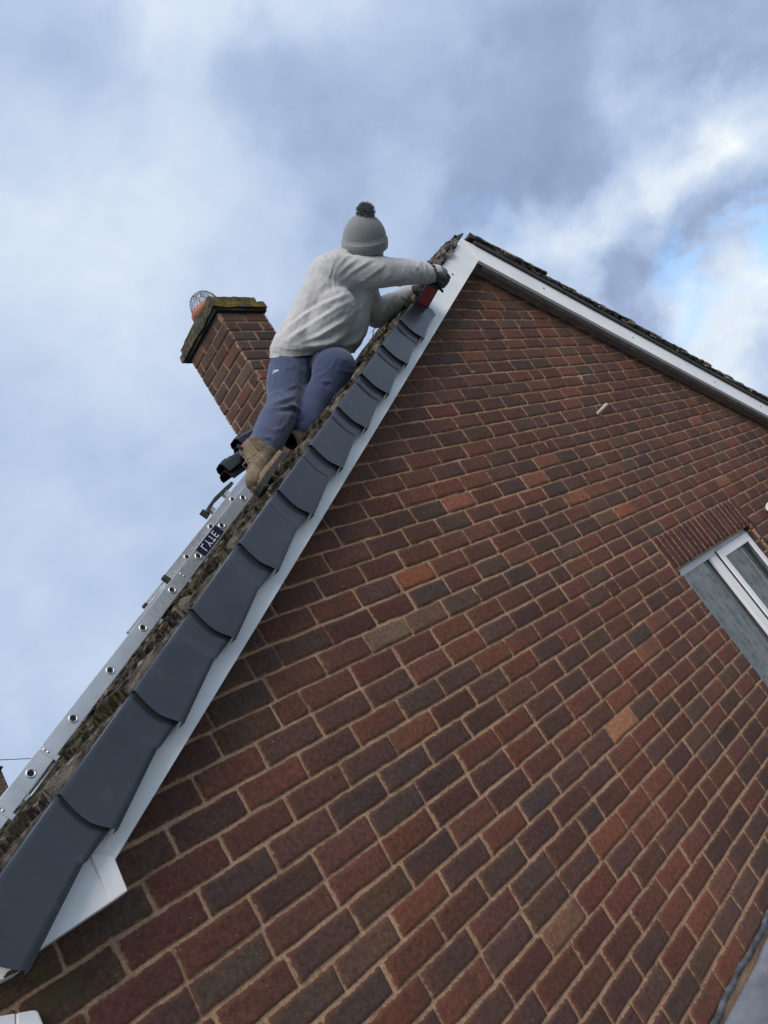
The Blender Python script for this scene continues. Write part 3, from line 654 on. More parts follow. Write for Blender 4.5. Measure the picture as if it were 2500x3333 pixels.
s = MB(); s.box((4.893, yf - .006, z0), (4.899, yf + .001, z1)); s.box((4.783, yf + .0195, WZ0 + fw), (4.7899, yf + .03, WZ1 - fw - .002)); s.box((b - sw - .006, yf + .001, z0 + sw), (b - sw, yf + .004, z1 - sw))
sub(s.build('window_gasket', MRU), win)
for xa, xb, yy in ((WX0 + fw, 4.79, yf + .030), (4.893, WX1 - fw, yf + .028)):
    sub(mesh('window_pane', [(xa, yy, WZ0 + fw), (xb, yy, WZ0 + fw), (xb, yy, WZ1 - fw - .002), (xa, yy, WZ1 - fw - .002)], [(0, 1, 2, 3)], MGL), win)
def netmat():
    m, t, b = mat_new('net_curtain', (.5, .53, .52), .95, spec=.1)
    w = tnode(t, 7, 3, .6, kind='ShaderNodeTexVoronoi', sc=(2.0, 1, 1.0)); n = tnode(t, 22, 6, .7, sc=(1, 1, .6)); wv = tnode(t, 9, kind='ShaderNodeTexWave', sc=(1, 1, 1)); wv.inputs['Distortion'].default_value = 9; wv.inputs['Detail'].default_value = 4
    c = ramp(t, n.outputs['Fac'], [(.3, (.40, .39, .36)), (.5, (.80, .77, .72)), (.65, (.95, .92, .86))])
    c = mixc(t, ramp(t, wv.outputs['Fac'], [(.66, (0, 0, 0)), (.9, (.6, .6, .6))]), c, (.85, .86, .85))
    t.links.new(c, b.inputs['Base Color']); return m
xs = np.linspace(WX0 + .02, WX1 - .02, 160); zs = np.linspace(WZ0, WZ1, 12); V = []; Fc = []
for x in xs:
    for z in zs: V.append((x, yf + .058 + .014 * math.sin(x * 95 + 2 * math.sin(x * 21)) + .004 * math.sin(z * 9 + x * 30), z))
for i in range(len(xs) - 1):
    for j in range(len(zs) - 1): q = i * len(zs) + j; Fc.append((q, q + len(zs), q + len(zs) + 1, q + 1))
sub(mesh('net_curtain', V, Fc, netmat(), None, True), win)
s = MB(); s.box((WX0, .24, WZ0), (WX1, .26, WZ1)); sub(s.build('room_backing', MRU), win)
s = MB(); s.box((WX0 - .03, .0, WZ0 - .05), (WX1 + .03, yf + .05, WZ0 - .002)); sub(s.build('window_sill', MUP, bevel=.004), win)
# cable down the right reveal
s = MB(); s.tube([(WX1 + .015 + .012 * math.sin(i * 1.1), -.008 - .004 * (i % 2), WZ1 + .02 - .035 * i) for i in range(9)], [.004, .007, .005, .008, .005, .007, .005, .006, .004], 6); part(s.build('sealant_bead', MRU))
# small satellite dish at the right
s = MB(); pd = np.array([5.93, -.05, -.80]); ax_ = np.array([-.8, -.55, .05]); ax_ /= np.linalg.norm(ax_); e1 = np.cross(ax_, (0, 0, 1)); e1 /= np.linalg.norm(e1); e2 = np.cross(ax_, e1)
V = [pd]; Fc = []; n = 24
for r, d in ((.018, .002), (.030, .006), (.038, .010), (.040, .009)):
    for k in range(n): a = 2 * math.pi * k / n; V.append(pd + ax_ * d + r * (math.cos(a) * e1 + math.sin(a) * e2))
for k in range(n): Fc.append((0, 1 + k, 1 + (k + 1) % n))
for i in range(3):
    for k in range(n): Fc.append((1 + i * n + k, 1 + i * n + (k + 1) % n, 1 + (i + 1) * n + (k + 1) % n, 1 + (i + 1) * n + k))
s.add(V, Fc); s.tube([pd, pd + np.array([.02, .05, -.0])], .012, 8); part(s.build('vent_cowl', MUP, smooth=True))
# overflow pipe stub
p0 = on_y(1938, 1354, .02); s = MB(); n = 14; V = []; Fc = []; q = p0 + np.array([-.006, -.115, .006]); ax_ = (q - p0) / np.linalg.norm(q - p0); e1 = np.cross(ax_, (0, 0, 1)); e1 /= np.linalg.norm(e1); e2 = np.cross(ax_, e1)
for c_, r in ((p0, .011), (q, .011), (q, .008), (p0, .008)):
    for k in range(n): a = 2 * math.pi * k / n; V.append(c_ + r * (math.cos(a) * e1 + math.sin(a) * e2))
for i in range(3):
    for k in range(n): Fc.append((i * n + k, i * n + (k + 1) % n, (i + 1) * n + (k + 1) % n, (i + 1) * n + k))
MPI, t_, b_ = mat_new('aged_plastic_pipe', (.5, .46, .40), .6); n_ = tnode(t_, 60, 4); t_.links.new(ramp(t_, n_.outputs['Fac'], [(.3, (.32, .29, .25)), (.7, (.58, .54, .48))]), b_.inputs['Base Color'])
s.add(V, Fc); part(s.build('overflow_pipe', MPI, smooth=True))
# stray scraps: dried mortar and a splinter on the wall face
for (px, py), (qx, qy), r in [((1535, 1914), (1550, 1935), .0022), ((1532, 1207), (1548, 1214), .004), ((1885, 1222), (1898, 1236), .004), ((1770, 1440), (1783, 1458), .0018)]:
    a, b = on_y(px, py, -.004), on_y(qx, qy, -.006); s = MB(); s.tube([a, (a + b) / 2 + np.array([0, -.003, .002]), b], [r * .6, r, r * .5], 5); part(s.build('mortar_scrap', MPI))

# ------------------------------------------------------------------ flat roof of the extension below
def leadmat():
    m, t, b = mat_new('wet_grey_felt', rough=.35, spec=.5)
    n = tnode(t, 2.5, 5, .6); n2 = tnode(t, 9, 5, .65); n3 = tnode(t, 60, 4, .7)
    c = ramp(t, n.outputs['Fac'], [(.35, (.11, .125, .155)), (.6, (.21, .235, .28))])
    c = mixc(t, ramp(t, n2.outputs['Fac'], [(.62, (0, 0, 0)), (.68, (1, 1, 1))]), c, (.34, .22, .15))
    c = mixc(t, ramp(t, n3.outputs['Fac'], [(.68, (0, 0, 0)), (.74, (1, 1, 1))]), c, (.05, .045, .05))
    t.links.new(c, b.inputs['Base Color']); t.links.new(ramp(t, n2.outputs['Fac'], [(.4, (.2, .2, .2)), (.6, (.6, .6, .6))]), b.inputs['Roughness']); bump(t, b, n3.outputs['Fac'], .3, .004); return m
MLE = leadmat()
MFL, t_, b_ = mat_new('lead_flashing', (.08, .085, .095), .6, .0); n_ = tnode(t_, 20, 4); t_.links.new(ramp(t_, n_.outputs['Fac'], [(.35, (.02, .021, .024)), (.7, (.12, .125, .135))]), b_.inputs['Base Color'])
ext = thing('extension', 'grey felted flat roof of a low extension against the foot of the brick gable wall', 'extension', (4, -2, GZ))
xs = np.arange(-.5, 7.5, .08); ys2 = np.arange(-4.5, -.004, .08); ys2 = np.append(ys2, -.004); V = []; Fc = []
for x in xs:
    for y in ys2: V.append((x, y, 0))
V = np.array(V); V[:, 2] = -2.195 + fbm(V, 3, 4, 3) * .02 + .022 * np.clip(1 - (-V[:, 1]) / .09, 0, 1) ** 1.3
Fc = [(i * len(ys2) + j, (i + 1) * len(ys2) + j, (i + 1) * len(ys2) + j + 1, i * len(ys2) + j + 1) for i in range(len(xs) - 1) for j in range(len(ys2) - 1)]
par(mesh('flat_roof', V, Fc, MLE, None, True), ext)
s = MB(); V = []; Fc = []
xs = np.arange(-.5, 7.5, .05)
for x in xs:
    e = .004 * math.sin(x * 13) + .003 * math.sin(x * 37)
    V += [(x, -.004, -2.129 + e), (x, -.014, -2.131 + e), (x, -.017 + e * .5, -2.147 + e), (x, -.003, -2.152)]
for i in range(len(xs) - 1):
    for j in range(3): Fc.append((i * 4 + j, i * 4 + 4 + j, i * 4 + 5 + j, i * 4 + 1 + j))
s.add(V, Fc); par(s.build('flashing', MFL, smooth=True), ext)
s = MB(); s.box((-.45, -4.45, GZ), (7.4, -.02, -2.32)); par(s.build('wall', MB2), ext)
g = mesh('ground', [(-400, -400, GZ), (400, -400, GZ), (400, 400, GZ), (-400, 400, GZ)], [(0, 1, 2, 3)], MGR, None, kind='structure')

# ------------------------------------------------------------------ ladder (two sections, laid up the slope)
LY1, LY2 = .887, .93
ladder = thing('ladder', 'two section aluminium ladder lying up the mossy roof slope with a dark blue sticker', 'ladder', tuple(RL(4.6, .27, 1.0)))
def lpart(o, p=ladder): return par(o, p)
def stile(u0, u1, v0, v1, y0, w, holes):
    """channel section stile; the rung ends show as swaged rings in its outer face"""
    s = MB(); t = .003
    slab(s, RL, u0, u1, v0, v1, y0, y0 + t); slab(s, RL, u0, u1, v0, v0 + t, y0 + t, y0 + w); slab(s, RL, u0, u1, v1 - t, v1, y0 + t, y0 + w)
    return s
R1 = [2.1348 + .2497 * k for k in range(-0, 12)]; R2 = [2.147 + .2475 * k for k in range(0, 3)]
lpart(stile(1.98, 5.2, .262, .328, LY1, .026, 0).build('stile', MAL, bevel=.0025))
lpart(stile(1.98, 5.2, .262, .328, LY1 + .40, .026, 0).build('stile', MAL, bevel=.0025))
lpart(stile(1.90, 2.800, .303, .369, LY2, .024, 0).build('stile', MAL, bevel=.0025))
lpart(stile(1.90, 2.800, .303, .369, LY2 + .265, .024, 0).build('stile', MAL, bevel=.0025))
def ring(c, r, y):
    s = MB(); n = 20; V = []; Fc = []
    prof = [(r * 1.22, 0.0005), (r * 1.2, -.003), (r * 1.05, -.0042), (r * .86, -.003), (r * .80, .004), (r * .78, .03)]
    for rr, dy in prof:
        for k in range(n): a = 2 * math.pi * k / n; V.append(c + rr * (math.cos(a) * EU + math.sin(a) * EV) + np.array([0, dy, 0]))
    for i in range(len(prof) - 1):
        for k in range(n): Fc.append((i * n + k, i * n + (k + 1) % n, (i + 1) * n + (k + 1) % n, (i + 1) * n + k))
    s.add(V, Fc); return s.build('rung_end', MAL, smooth=True)
MDK, t_, b_ = mat_new('dark_bore', (.01, .01, .012), .9); n_ = tnode(t_, 30, 2); t_.links.new(ramp(t_, n_.outputs['Fac'], [(.3, (.006, .006, .008)), (.7, (.02, .02, .022))]), b_.inputs['Base Color'])
for RR_, vc, y0, wl in ((R1, .296, LY1, .40), (R2, .336, LY2, .265)):
    for u in RR_:
        s = MB(); s.tube([RL(u, vc, y0 + .004), RL(u, vc, y0 + wl + .02)], .0145, 12); rg = lpart(s.build('rung', MAL, smooth=True))
        e_ = ring(RL(u, vc, y0), .0145, y0); e_.parent = rg
        s = MB(); s.tube([RL(u, vc, y0 - .0012), RL(u, vc, y0 + .0035)], .0108, 14); h_ = s.build('rung_bore', MDK); h_.parent = rg
        for o in (e_, h_): o.matrix_parent_inverse = Matrix.Translation(-Vector(ladder.location)) if False else rg.matrix_basis.inverted()
for y0, uu in ((LY2, 2.800), (LY2 + .265, 2.800)):
    s = MB(); slab(s, RL, uu, uu + .022, .3015, .3705, y0 - .002, y0 + .028); lpart(s.build('rubber_foot', MRU, bevel=.006, seg=3))
s = MB(); slab(s, RL, 2.74, 2.99, .300, .352, LY2 + .262, LY2 + .288); lpart(s.build('stay', MAL, bevel=.003))
def bracket(u, long=.07):
    s = MB(); P = [RL(u + du, v, y) for du in (-.011, .011) for v, y in ((.322, LY1 - .0025), (.322, LY1 - .0002), (.318 - long, LY1 - .0025), (.318 - long, LY1 - .0002))]
    s.add(P, [(0, 2, 6, 4), (1, 5, 7, 3), (0, 4, 5, 1), (2, 3, 7, 6), (0, 1, 3, 2), (4, 6, 7, 5)])
    P = [RL(u + du, .318 - long + dv, y) for du in (-.011, .011) for dv in (0, .003) for y in (LY1 - .0025, LY1 + .03)]
    s.add(P, [(0, 1, 3, 2), (4, 6, 7, 5), (0, 4, 5, 1), (2, 3, 7, 6), (0, 2, 6, 4), (1, 5, 7, 3)])
    b = lpart(s.build('bracket', MAL, bevel=.0008))
    for v in (.310, .294):
        s = MB(); c = RL(u, v, LY1 - .0025); s.tube([c, c - np.array([0, .003, 0]), c - np.array([0, .0045, 0])], [.0052, .0048, .0015], 10); q = s.build('rivet', MAL, smooth=True); q.parent = b; q.matrix_parent_inverse = b.matrix_basis.inverted()
for u in (2.784, 3.789, 4.034): bracket(u)
s = MB(); s.tube([RL(3.80, .248, LY1 + .012), RL(4.03, .248, LY1 + .012)], .0062, 8); s.tube([RL(4.12, .248, LY1 + .012), RL(4.9, .248, LY1 + .012)], .0062, 8); lpart(s.build('tie_rod', MAL, smooth=True))
for u in (3.955, 3.05, 2.62):
    s = MB(); slab(s, RL, u - .012, u + .012, .246, .262, LY1 + .004, LY1 + .02); lpart(s.build('ferrule', MAL, bevel=.001))
# hook at the upper section
s = MB(); pts = [RL(2.03, .385, LY2 + .01), RL(2.10, .392, LY2 + .01), RL(2.2, .400, LY2 + .01), RL(2.28, .396, LY2 + .01), RL(2.325, .378, LY2 + .01)]
for a, b in zip(pts[:-1], pts[1:]):
    s.add([a, b, b + EV * .018, a + EV * .018, a + np.array([0, .04, 0]), b + np.array([0, .04, 0]), b + EV * .018 + np.array([0, .04, 0]), a + EV * .018 + np.array([0, .04, 0])],
          [(0, 1, 2, 3), (4, 7, 6, 5), (0, 4, 5, 1), (3, 2, 6, 7)])
a = RL(2.315, .380, LY2 + .01); s.add([a, a + EU * .012, a + EU * .012 + EV * .045, a + EV * .045, a + np.array([0, .04, 0]), a + EU * .012 + np.array([0, .04, 0]), a + EU * .012 + EV * .045 + np.array([0, .04, 0]), a + EV * .045 + np.array([0, .04, 0])],
      [(0, 1, 2, 3), (4, 7, 6, 5), (0, 4, 5, 1), (3, 2, 6, 7), (1, 5, 6, 2), (0, 3, 7, 4)])
lpart(s.build('ridge_hook', MRU, bevel=.002))
s = MB(); slab(s, RL, 2.10, 2.14, .369, .392, LY2 + .012, LY2 + .036); lpart(s.build('hook_bracket', MAL)); s = MB(); slab(s, RL, 2.26, 2.29, .369, .398, LY2 + .012, LY2 + .036); lpart(s.build('hook_bracket', MAL))
# sticker with its lettering (reads upside down, as on the ladder)
MST, t_, b_ = mat_new('navy_sticker', (.010, .012, .045), .4); n_ = tnode(t_, 20, 2); t_.links.new(ramp(t_, n_.outputs['Fac'], [(.3, (.008, .010, .038)), (.7, (.014, .016, .055))]), b_.inputs['Base Color'])
su0, su1 = 2.408, 2.612; sv0, sv1 = .2695, .3235
s = MB(); slab(s, RL, su0, su1, sv0, sv1, LY1 - .0012, LY1 - .0004); lab = lpart(s.build('sticker', MST))
GL = {'L': [((.0, 0), (.0, 1)), ((0, 0), (.75, 0))], 'Y': [((.0, 1), (.4, .5)), ((.8, 1), (.4, .5)), ((.4, .5), (.4, 0))], 'T': [((0, 1), (.8, 1)), ((.4, 1), (.4, 0))],
      'E': [((0, 0), (0, 1)), ((0, 1), (.7, 1)), ((0, .5), (.6, .5)), ((0, 0), (.7, 0))]}
MWH, t_, b_ = mat_new('white_print', (.75, .76, .78), .5); n_ = tnode(t_, 40, 2); t_.links.new(ramp(t_, n_.outputs['Fac'], [(.3, (.66, .67, .70)), (.7, (.8, .8, .82))]), b_.inputs['Base Color'])
s = MB(); lw = .0052; ch = .034; cw = .026
for i, ch_ in enumerate('LYTE'):
    for (x0, y0), (x1, y1) in GL[ch_]:
        # letters run up the slope, flipped top to bottom
        U0 = su1 - .036 - i * .036 - x0 * cw; U1 = su1 - .036 - i * .036 - x1 * cw; V0 = sv1 - .010 - y0 * ch; V1 = sv1 - .010 - y1 * ch
        a = np.array([U0, V0]); b = np.array([U1, V1]); d = (b - a) / np.linalg.norm(b - a); nrm_ = np.array([-d[1], d[0]]) * lw * .5; a = a - d * lw * .5; b = b + d * lw * .5
        yo = LY1 - .0016 - .0001 * len(s.F)
        s.add([RL(*(a + nrm_), yo), RL(*(b + nrm_), yo), RL(*(b - nrm_), yo), RL(*(a - nrm_), yo)], [(0, 1, 2, 3)])
q = s.build('lettering', MWH); q.parent = lab; q.matrix_parent_inverse = lab.matrix_basis.inverted()
# worn printed marks on the stile
MSC, t_, b_ = mat_new('worn_print', (.30, .31, .32), .6); n_ = tnode(t_, 90, 2); t_.links.new(ramp(t_, n_.outputs['Fac'], [(.4, (.24, .25, .26)), (.6, (.5, .52, .53))]), b_.inputs['Base Color'])
s = MB()
for k, (du, dv, ln) in enumerate([(.03, .03, .02), (.038, .028, .022), (.047, .03, .02), (.055, .03, .018), (.085, .03, .022), (.125, .028, .02), (.133, .034, .012), (.165, .024, .015), (.172, .034, .014)]):
    a = RL(2.93 + du, .296 - dv + .018, LY1 - .0008); s = MB(); s.add([a, a + EU * .0022, a + EU * .0022 + EV * ln, a + EV * ln], [(0, 1, 2, 3)]); lpart(s.build('stile_print', MSC))

# ------------------------------------------------------------------ loose verge units waiting on the ladder
def loose_unit(name):
    s = MB(); Lg, W, H, t = .20, .062, .052, .003; rws = [(0, 0), (.004, H - .012), (.012, H), (W - .012, H), (W, H - .014), (W, H * .45)]
    V = []; Fc = []; n = len(rws); sec = [0, .01, .08, .085, Lg - .004, Lg]
    for i, l in enumerate(sec):
        g = 1.06 if l < .082 else 1.0
        for (a, b) in rws: V.append((l, (a - W / 2) * g, b * g))
    for i, l in enumerate(sec):
        g = 1.06 if l < .082 else 1.0
        for (a, b) in rws: V.append((l, (a - W / 2) * g * .94, b * g - t))
    m = len(sec)
    for i in range(m - 1):
        for j in range(n - 1): Fc.append((i * n + j, i * n + j + 1, (i + 1) * n + j + 1, (i + 1) * n + j)); q = m * n; Fc.append((q + i * n + j, q + (i + 1) * n + j, q + (i + 1) * n + j + 1, q + i * n + j + 1))
    for j in range(n - 1): Fc.append((j, m * n + j, m * n + j + 1, j + 1)); q = (m - 1) * n; Fc.append((q + j, q + j + 1, m * n + q + j + 1, m * n + q + j))
    s.add(V, Fc); s.box((.02, -W / 2 + .01, H - .001), (.05, -W / 2 + .03, H + .006)); return s.build(name, MBK)
UL = ['black plastic verge cap on top of the pair behind the trouser leg', 'black plastic verge cap underneath in the pair behind the trouser leg',
      'black plastic verge cap on top of the pair beside the boot', 'black plastic verge cap underneath in the pair beside the boot']
u0_ = loose_unit('loose_verge_cap')
d = np.array([.93, 0, .37]); d /= np.linalg.norm(d); zax = np.array([-d[2], 0, d[0]])
for i, (px, py, D, rz, dz) in enumerate([(784, 1462, 3.66, .12, .03), (794, 1484, 3.66, .05, 0.0), (738, 1545, 3.48, -.05, .03), (750, 1570, 3.48, .03, 0.0)]):
    o = u0_ if i == 0 else u0_.copy()
    if i: COL.objects.link(o)
    X_ = d * math.cos(rz) + np.array([0, 1, 0]) * math.sin(rz); Y_ = np.cross(zax, X_); p = at(px, py, D)
    o.matrix_world = Matrix(((X_[0], Y_[0], zax[0], p[0]), (X_[1], Y_[1], zax[1], p[1]), (X_[2], Y_[2], zax[2], p[2]), (0, 0, 0, 1)))
    tag(o, UL[i], 'verge cap', 'loose verge caps stacked on the ladder')

# ------------------------------------------------------------------ person
person = thing('person', 'person in grey bobble hat, sweatshirt and blue trousers kneeling on the roof', 'person', tuple(RL(2.2, .22, .25)))
def pp(o, p=person): return par(o, p)
def proj(P):
    q = (np.asarray(P) - CAM) @ RC.T; return np.c_[1250 + F * q[:, 0] / q[:, 2], 1666.5 + F * q[:, 1] / q[:, 2]]
def capsules(chains, name, mat, voxel=.009, smooth_it=3, cuts=(), disp=None):
    """chains: lists of (point, radius); merged into one skin by voxel remeshing"""
    bm = bmesh.new()
    for ch in chains:
        for (p0, r0), (p1, r1) in zip(ch[:-1], ch[1:]) if len(ch) > 1 else [(ch[0], ch[0])]:
            p0 = np.array(p0, float); p1 = np.array(p1, float); Ld = np.linalg.norm(p1 - p0); n = 20; rings = []
            dd = (p1 - p0) / Ld if Ld > 1e-6 else np.array([0, 0, 1.]); e1 = np.cross(dd, (.31, .2, .93)); e1 /= np.linalg.norm(e1); e2 = np.cross(dd, e1)
            for t in np.linspace(-math.pi / 2 + .05, 0, 6): rings.append((p0 + dd * r0 * math.sin(t), r0 * math.cos(t)))
            for t in np.linspace(0.0, math.pi / 2 - .05, 6): rings.append((p1 + dd * r1 * math.sin(t), r1 * math.cos(t)))
            vv = [[bm.verts.new(c + r * (math.cos(2 * math.pi * k / n) * e1 + math.sin(2 * math.pi * k / n) * e2)) for k in range(n)] for c, r in rings]
            for i in range(len(vv) - 1):
                for k in range(n): bm.faces.new((vv[i][k], vv[i][(k + 1) % n], vv[i + 1][(k + 1) % n], vv[i + 1][k]))
            bm.faces.new(vv[0][::-1]); bm.faces.new(vv[-1])
    bmesh.ops.recalc_face_normals(bm, faces=bm.faces)
    me = bpy.data.meshes.new(name + '_raw'); bm.to_mesh(me); bm.free()
    o = bpy.data.objects.new(name, me); COL.objects.link(o)
    m = o.modifiers.new('r', 'REMESH'); m.mode = 'VOXEL'; m.voxel_size = voxel
    m = o.modifiers.new('s', 'SMOOTH'); m.iterations = smooth_it; m.factor = .6
    dg = bpy.context.evaluated_depsgraph_get(); dg.update(); me2 = bpy.data.meshes.new_from_object(o.evaluated_get(dg)); o.modifiers.clear(); o.data = me2; me2.name = name
    if cuts:
        bm = bmesh.new(); bm.from_mesh(me2)
        for co, no in cuts: bmesh.ops.bisect_plane(bm, geom=list(bm.verts) + list(bm.edges) + list(bm.faces), plane_co=co, plane_no=no, clear_outer=True)
        bm.to_mesh(me2); bm.free()
    n = len(me2.vertices); co = np.zeros(n * 3); me2.vertices.foreach_get('co', co); co = co.reshape(-1, 3)
    no = np.array([v.normal for v in me2.vertices])
    if disp is not None: co = co + disp(co, no); me2.vertices.foreach_set('co', co.ravel())
    me2.materials.clear(); me2.materials.append(mat); me2.polygons.foreach_set('use_smooth', [True] * len(me2.polygons)); me2.update()
    return o
def seg_d(P, pl):
    """distance of 2-D points to a polyline, and the fraction along it"""
    best = np.full(len(P), 1e9); fr = np.zeros(len(P)); side = np.zeros(len(P)); tot = len(pl) - 1
    for i in range(tot):
        a = np.array(pl[i], float); b = np.array(pl[i + 1], float); ab = b - a; t = np.clip(((P - a) @ ab) / (ab @ ab), 0, 1); q = P - (a + t[:, None] * ab); d = np.hypot(q[:, 0], q[:, 1])
        m = d < best; best[m] = d[m]; fr[m] = (i + t[m]) / tot; side[m] = (ab[0] * q[m, 1] - ab[1] * q[m, 0])
    return best * np.sign(side), fr
CR = .0045; AXF = np.array([.8, 0, .6])
def folds(lines, noise_amp=.004, ns=9, seed=1):
    """cloth folds: each is a ridge with a hollow beside it, laid on the camera-facing side; noise elsewhere"""
    def f(co, no):
        view = CAM - co; view /= np.linalg.norm(view, axis=1)[:, None]; face = np.clip((no * view).sum(1) * 1.6, 0, 1)
        P = proj(co); h = np.zeros(len(co))
        for pl, w, a in lines:
            d, fr = seg_d(P, pl); env = np.clip(np.minimum(fr, 1 - fr) * 2.8, 0, 1)
            w = w * .8; h += a * .68 * env * (np.exp(-(np.abs(d) / w) ** 1.5) - .75 * np.exp(-((d - 1.7 * w) / (1.2 * w)) ** 2))
        Q = co @ np.c_[AXF / 2.6, np.cross(AXF, (0, 1, 0)), (0, 1, 0)]
        r1 = 1 - np.abs(fbm(Q + fbm(co, 6, seed + 2, 2)[:, None] * .12, 11, seed + 4, 2)) * 5; r1 = np.clip(r1, 0, 1) ** 3
        return no * (h * face + fbm(co, ns, seed, 3) * noise_amp * 2 + r1 * CR)[:, None]
    return f
def cloth(name, c0, c1, weave=900, rough=.95, fuzz=.0):
    m, t, b = mat_new(name, rough=rough, spec=.15)
    n = tnode(t, 5, 4, .6); n2 = tnode(t, weave, 2, .6); n3 = tnode(t, 60, 4, .6)
    c = ramp(t, n.outputs['Fac'], [(.3, c0), (.7, c1)]); c = mixc(t, 1.0, c, ramp(t, n2.outputs['Fac'], [(.3, (.86, .86, .86)), (.7, (1.12, 1.12, 1.12))]), 'MULTIPLY')
    c = mixc(t, 1.0, c, ramp(t, n3.outputs['Fac'], [(.3, (.86, .86, .86)), (.7, (1.08, 1.08, 1.08))]), 'MULTIPLY')
    t.links.new(c, b.inputs['Base Color']); bump(t, b, mm(t, 'ADD', mm(t, 'MULTIPLY', n2.outputs['Fac'], .3), n3.outputs['Fac']), .35, .003)
    b.inputs['Sheen Weight'].default_value = .25; b.inputs['Sheen Roughness'].default_value = .6; return m
MSW = cloth('grey_sweatshirt', (.40, .40, .41), (.46, .46, .47)); MTR = cloth('blue_trousers', (.025, .038, .088), (.036, .053, .118)); MHA = cloth('grey_knit', (.17, .185, .195), (.21, .225, .235), 300)
MPO = cloth('dark_pompom', (.05, .065, .07), (.20, .22, .23), 300); MSK, t_, b_ = mat_new('skin', (.36, .20, .15), .55); n_ = tnode(t_, 40, 3); t_.links.new(ramp(t_, n_.outputs['Fac'], [(.3, (.30, .16, .12)), (.7, (.42, .25, .19))]), b_.inputs['Base Color'])
MGV = cloth('black_glove', (.012, .013, .018), (.022, .024, .032), 400, .7)
MLT, t_, b_ = mat_new('brown_leather', (.13, .075, .06), .6); n_ = tnode(t_, 30, 4); t_.links.new(ramp(t_, n_.outputs['Fac'], [(.3, (.10, .055, .045)), (.7, (.19, .115, .09))]), b_.inputs['Base Color'])
MBO, t_, b_ = mat_new('worn_olive_boot_leather', rough=.75); n_ = tnode(t_, 16, 4, .6); n2_ = tnode(t_, 120, 3)
c_ = ramp(t_, n_.outputs['Fac'], [(.35, (.06, .042, .028)), (.5, (.115, .085, .05)), (.62, (.18, .135, .085))]); c_ = mixc(t_, 1.0, c_, ramp(t_, n2_.outputs['Fac'], [(.3, (.7, .7, .7)), (.7, (1.2, 1.2, 1.2))]), 'MULTIPLY'); t_.links.new(c_, b_.inputs['Base Color']); bump(t_, b_, n2_.outputs['Fac'], .4, .003)
MTAN, t_, b_ = mat_new('tan_rand', (.26, .18, .11), .8); n_ = tnode(t_, 40, 3); t_.links.new(ramp(t_, n_.outputs['Fac'], [(.3, (.16, .11, .07)), (.7, (.32, .22, .13))]), b_.inputs['Base Color'])
# joints
RS, RE, RW = at(1085, 893, 4.12), at(1245, 886, 4.20), at(1410, 888, 4.36)
LS, LE, LW = at(1165, 915, 4.34), at(1222, 1020, 4.36), at(1345, 948, 4.47)
HD = at(1190, 795, 4.24); NK = at(1140, 850, 4.22)
PR, PL_ = at(948, 1185, 4.06), at(1045, 1185, 4.12); RK, RA = at(930, 1312, 3.84), at(846, 1482, 3.45); LK, LA = at(1092, 1200, 3.95), at(1000, 1378, 3.78)
fc = RC[0] * .80 + RC[2] * .55 + RC[1] * .22; fc /= np.linalg.norm(fc)            # where the face points
hax = at(1180, 700, 4.19) - at(1190, 830, 4.25); hax /= np.linalg.norm(hax); fc = fc - hax * (fc @ hax); fc /= np.linalg.norm(fc); hs = np.cross(hax, fc)
HC = at(1188, 800, 4.24)
def H(f_, u_, s_): return HC + fc * f_ + hax * u_ + hs * s_
body = capsules([[(HC + hax * .02, .088)], [(H(.02, -.02, 0), .078), (H(.062, -.085, 0), .040)], [(H(.0, -.05, .03), .05), (H(.05, -.08, .015), .030)], [(H(0, -.05, -.03), .05), (H(.05, -.08, -.015), .030)],
                 [(H(.088, -.005, 0), .011), (H(.106, -.032, 0), .0135)], [(H(.094, -.036, .012), .008), (H(.094, -.036, -.012), .008)], [(H(.080, .012, .035), .012), (H(.085, .012, .015), .012)], [(H(.080, .012, -.035), .012), (H(.085, .012, -.015), .012)],
                 [(H(.089, -.058, -.016), .007), (H(.092, -.057, .016), .007)], [(H(-.005, .0, .086), .015), (H(-.008, -.025, .086), .012)], [(H(-.005, .0, -.086), .015), (H(-.008, -.025, -.086), .012)],
                 [(HC - hax * .05, .055), (NK, .062)], [(NK, .07), (RS, .07)], [(NK, .07), (LS, .07)], [(RS, .062), (RE, .05), (RW, .025)], [(LS, .062), (LE, .05), (LW, .025)],
                 [(at(1075, 940, 4.13), .10), (at(1018, 1060, 4.1), .09), (PR, .09)], [(at(1130, 950, 4.2), .10), (at(1110, 1060, 4.17), .09), (PL_, .09)], [(PR, .09), (PL_, .09)],
                 [(PR, .09), (RK, .062), (RA, .045), (RL(2.53, .31, .2), .04), (RL(2.68, .285, .19), .028)], [(PL_, .088), (LK, .07), (LA, .045)]], 'body', MSK, .0085, 2)
pp(body)
# eyes
for sgn in (-1, 1):
    s = MB(); bm = bmesh.new(); bmesh.ops.create_uvsphere(bm, u_segments=12, v_segments=8, radius=.011); c0 = H(.080, .0, .030 * sgn)
    s.add([c0 + np.array(v.co) for v in bm.verts], [[v.index for v in f.verts] for f in bm.faces]); bm.free(); pp(s.build('eye', MWH, smooth=True))
def hemmed(f, c0, n):
    def g(co, no):
        d = (co - c0) @ n; k = np.clip(1 + d / .055, 0, 1); k = k * k * (3 - 2 * k); band = (d > -.045) * 1.0
        return f(co, no) * (1 - .6 * k)[:, None] - no * (.016 * k + .0025 * (band * (np.abs(np.sin(co @ np.cross(n, (0, 0, 1)) * 420)) < .4)))[:, None]
    return g
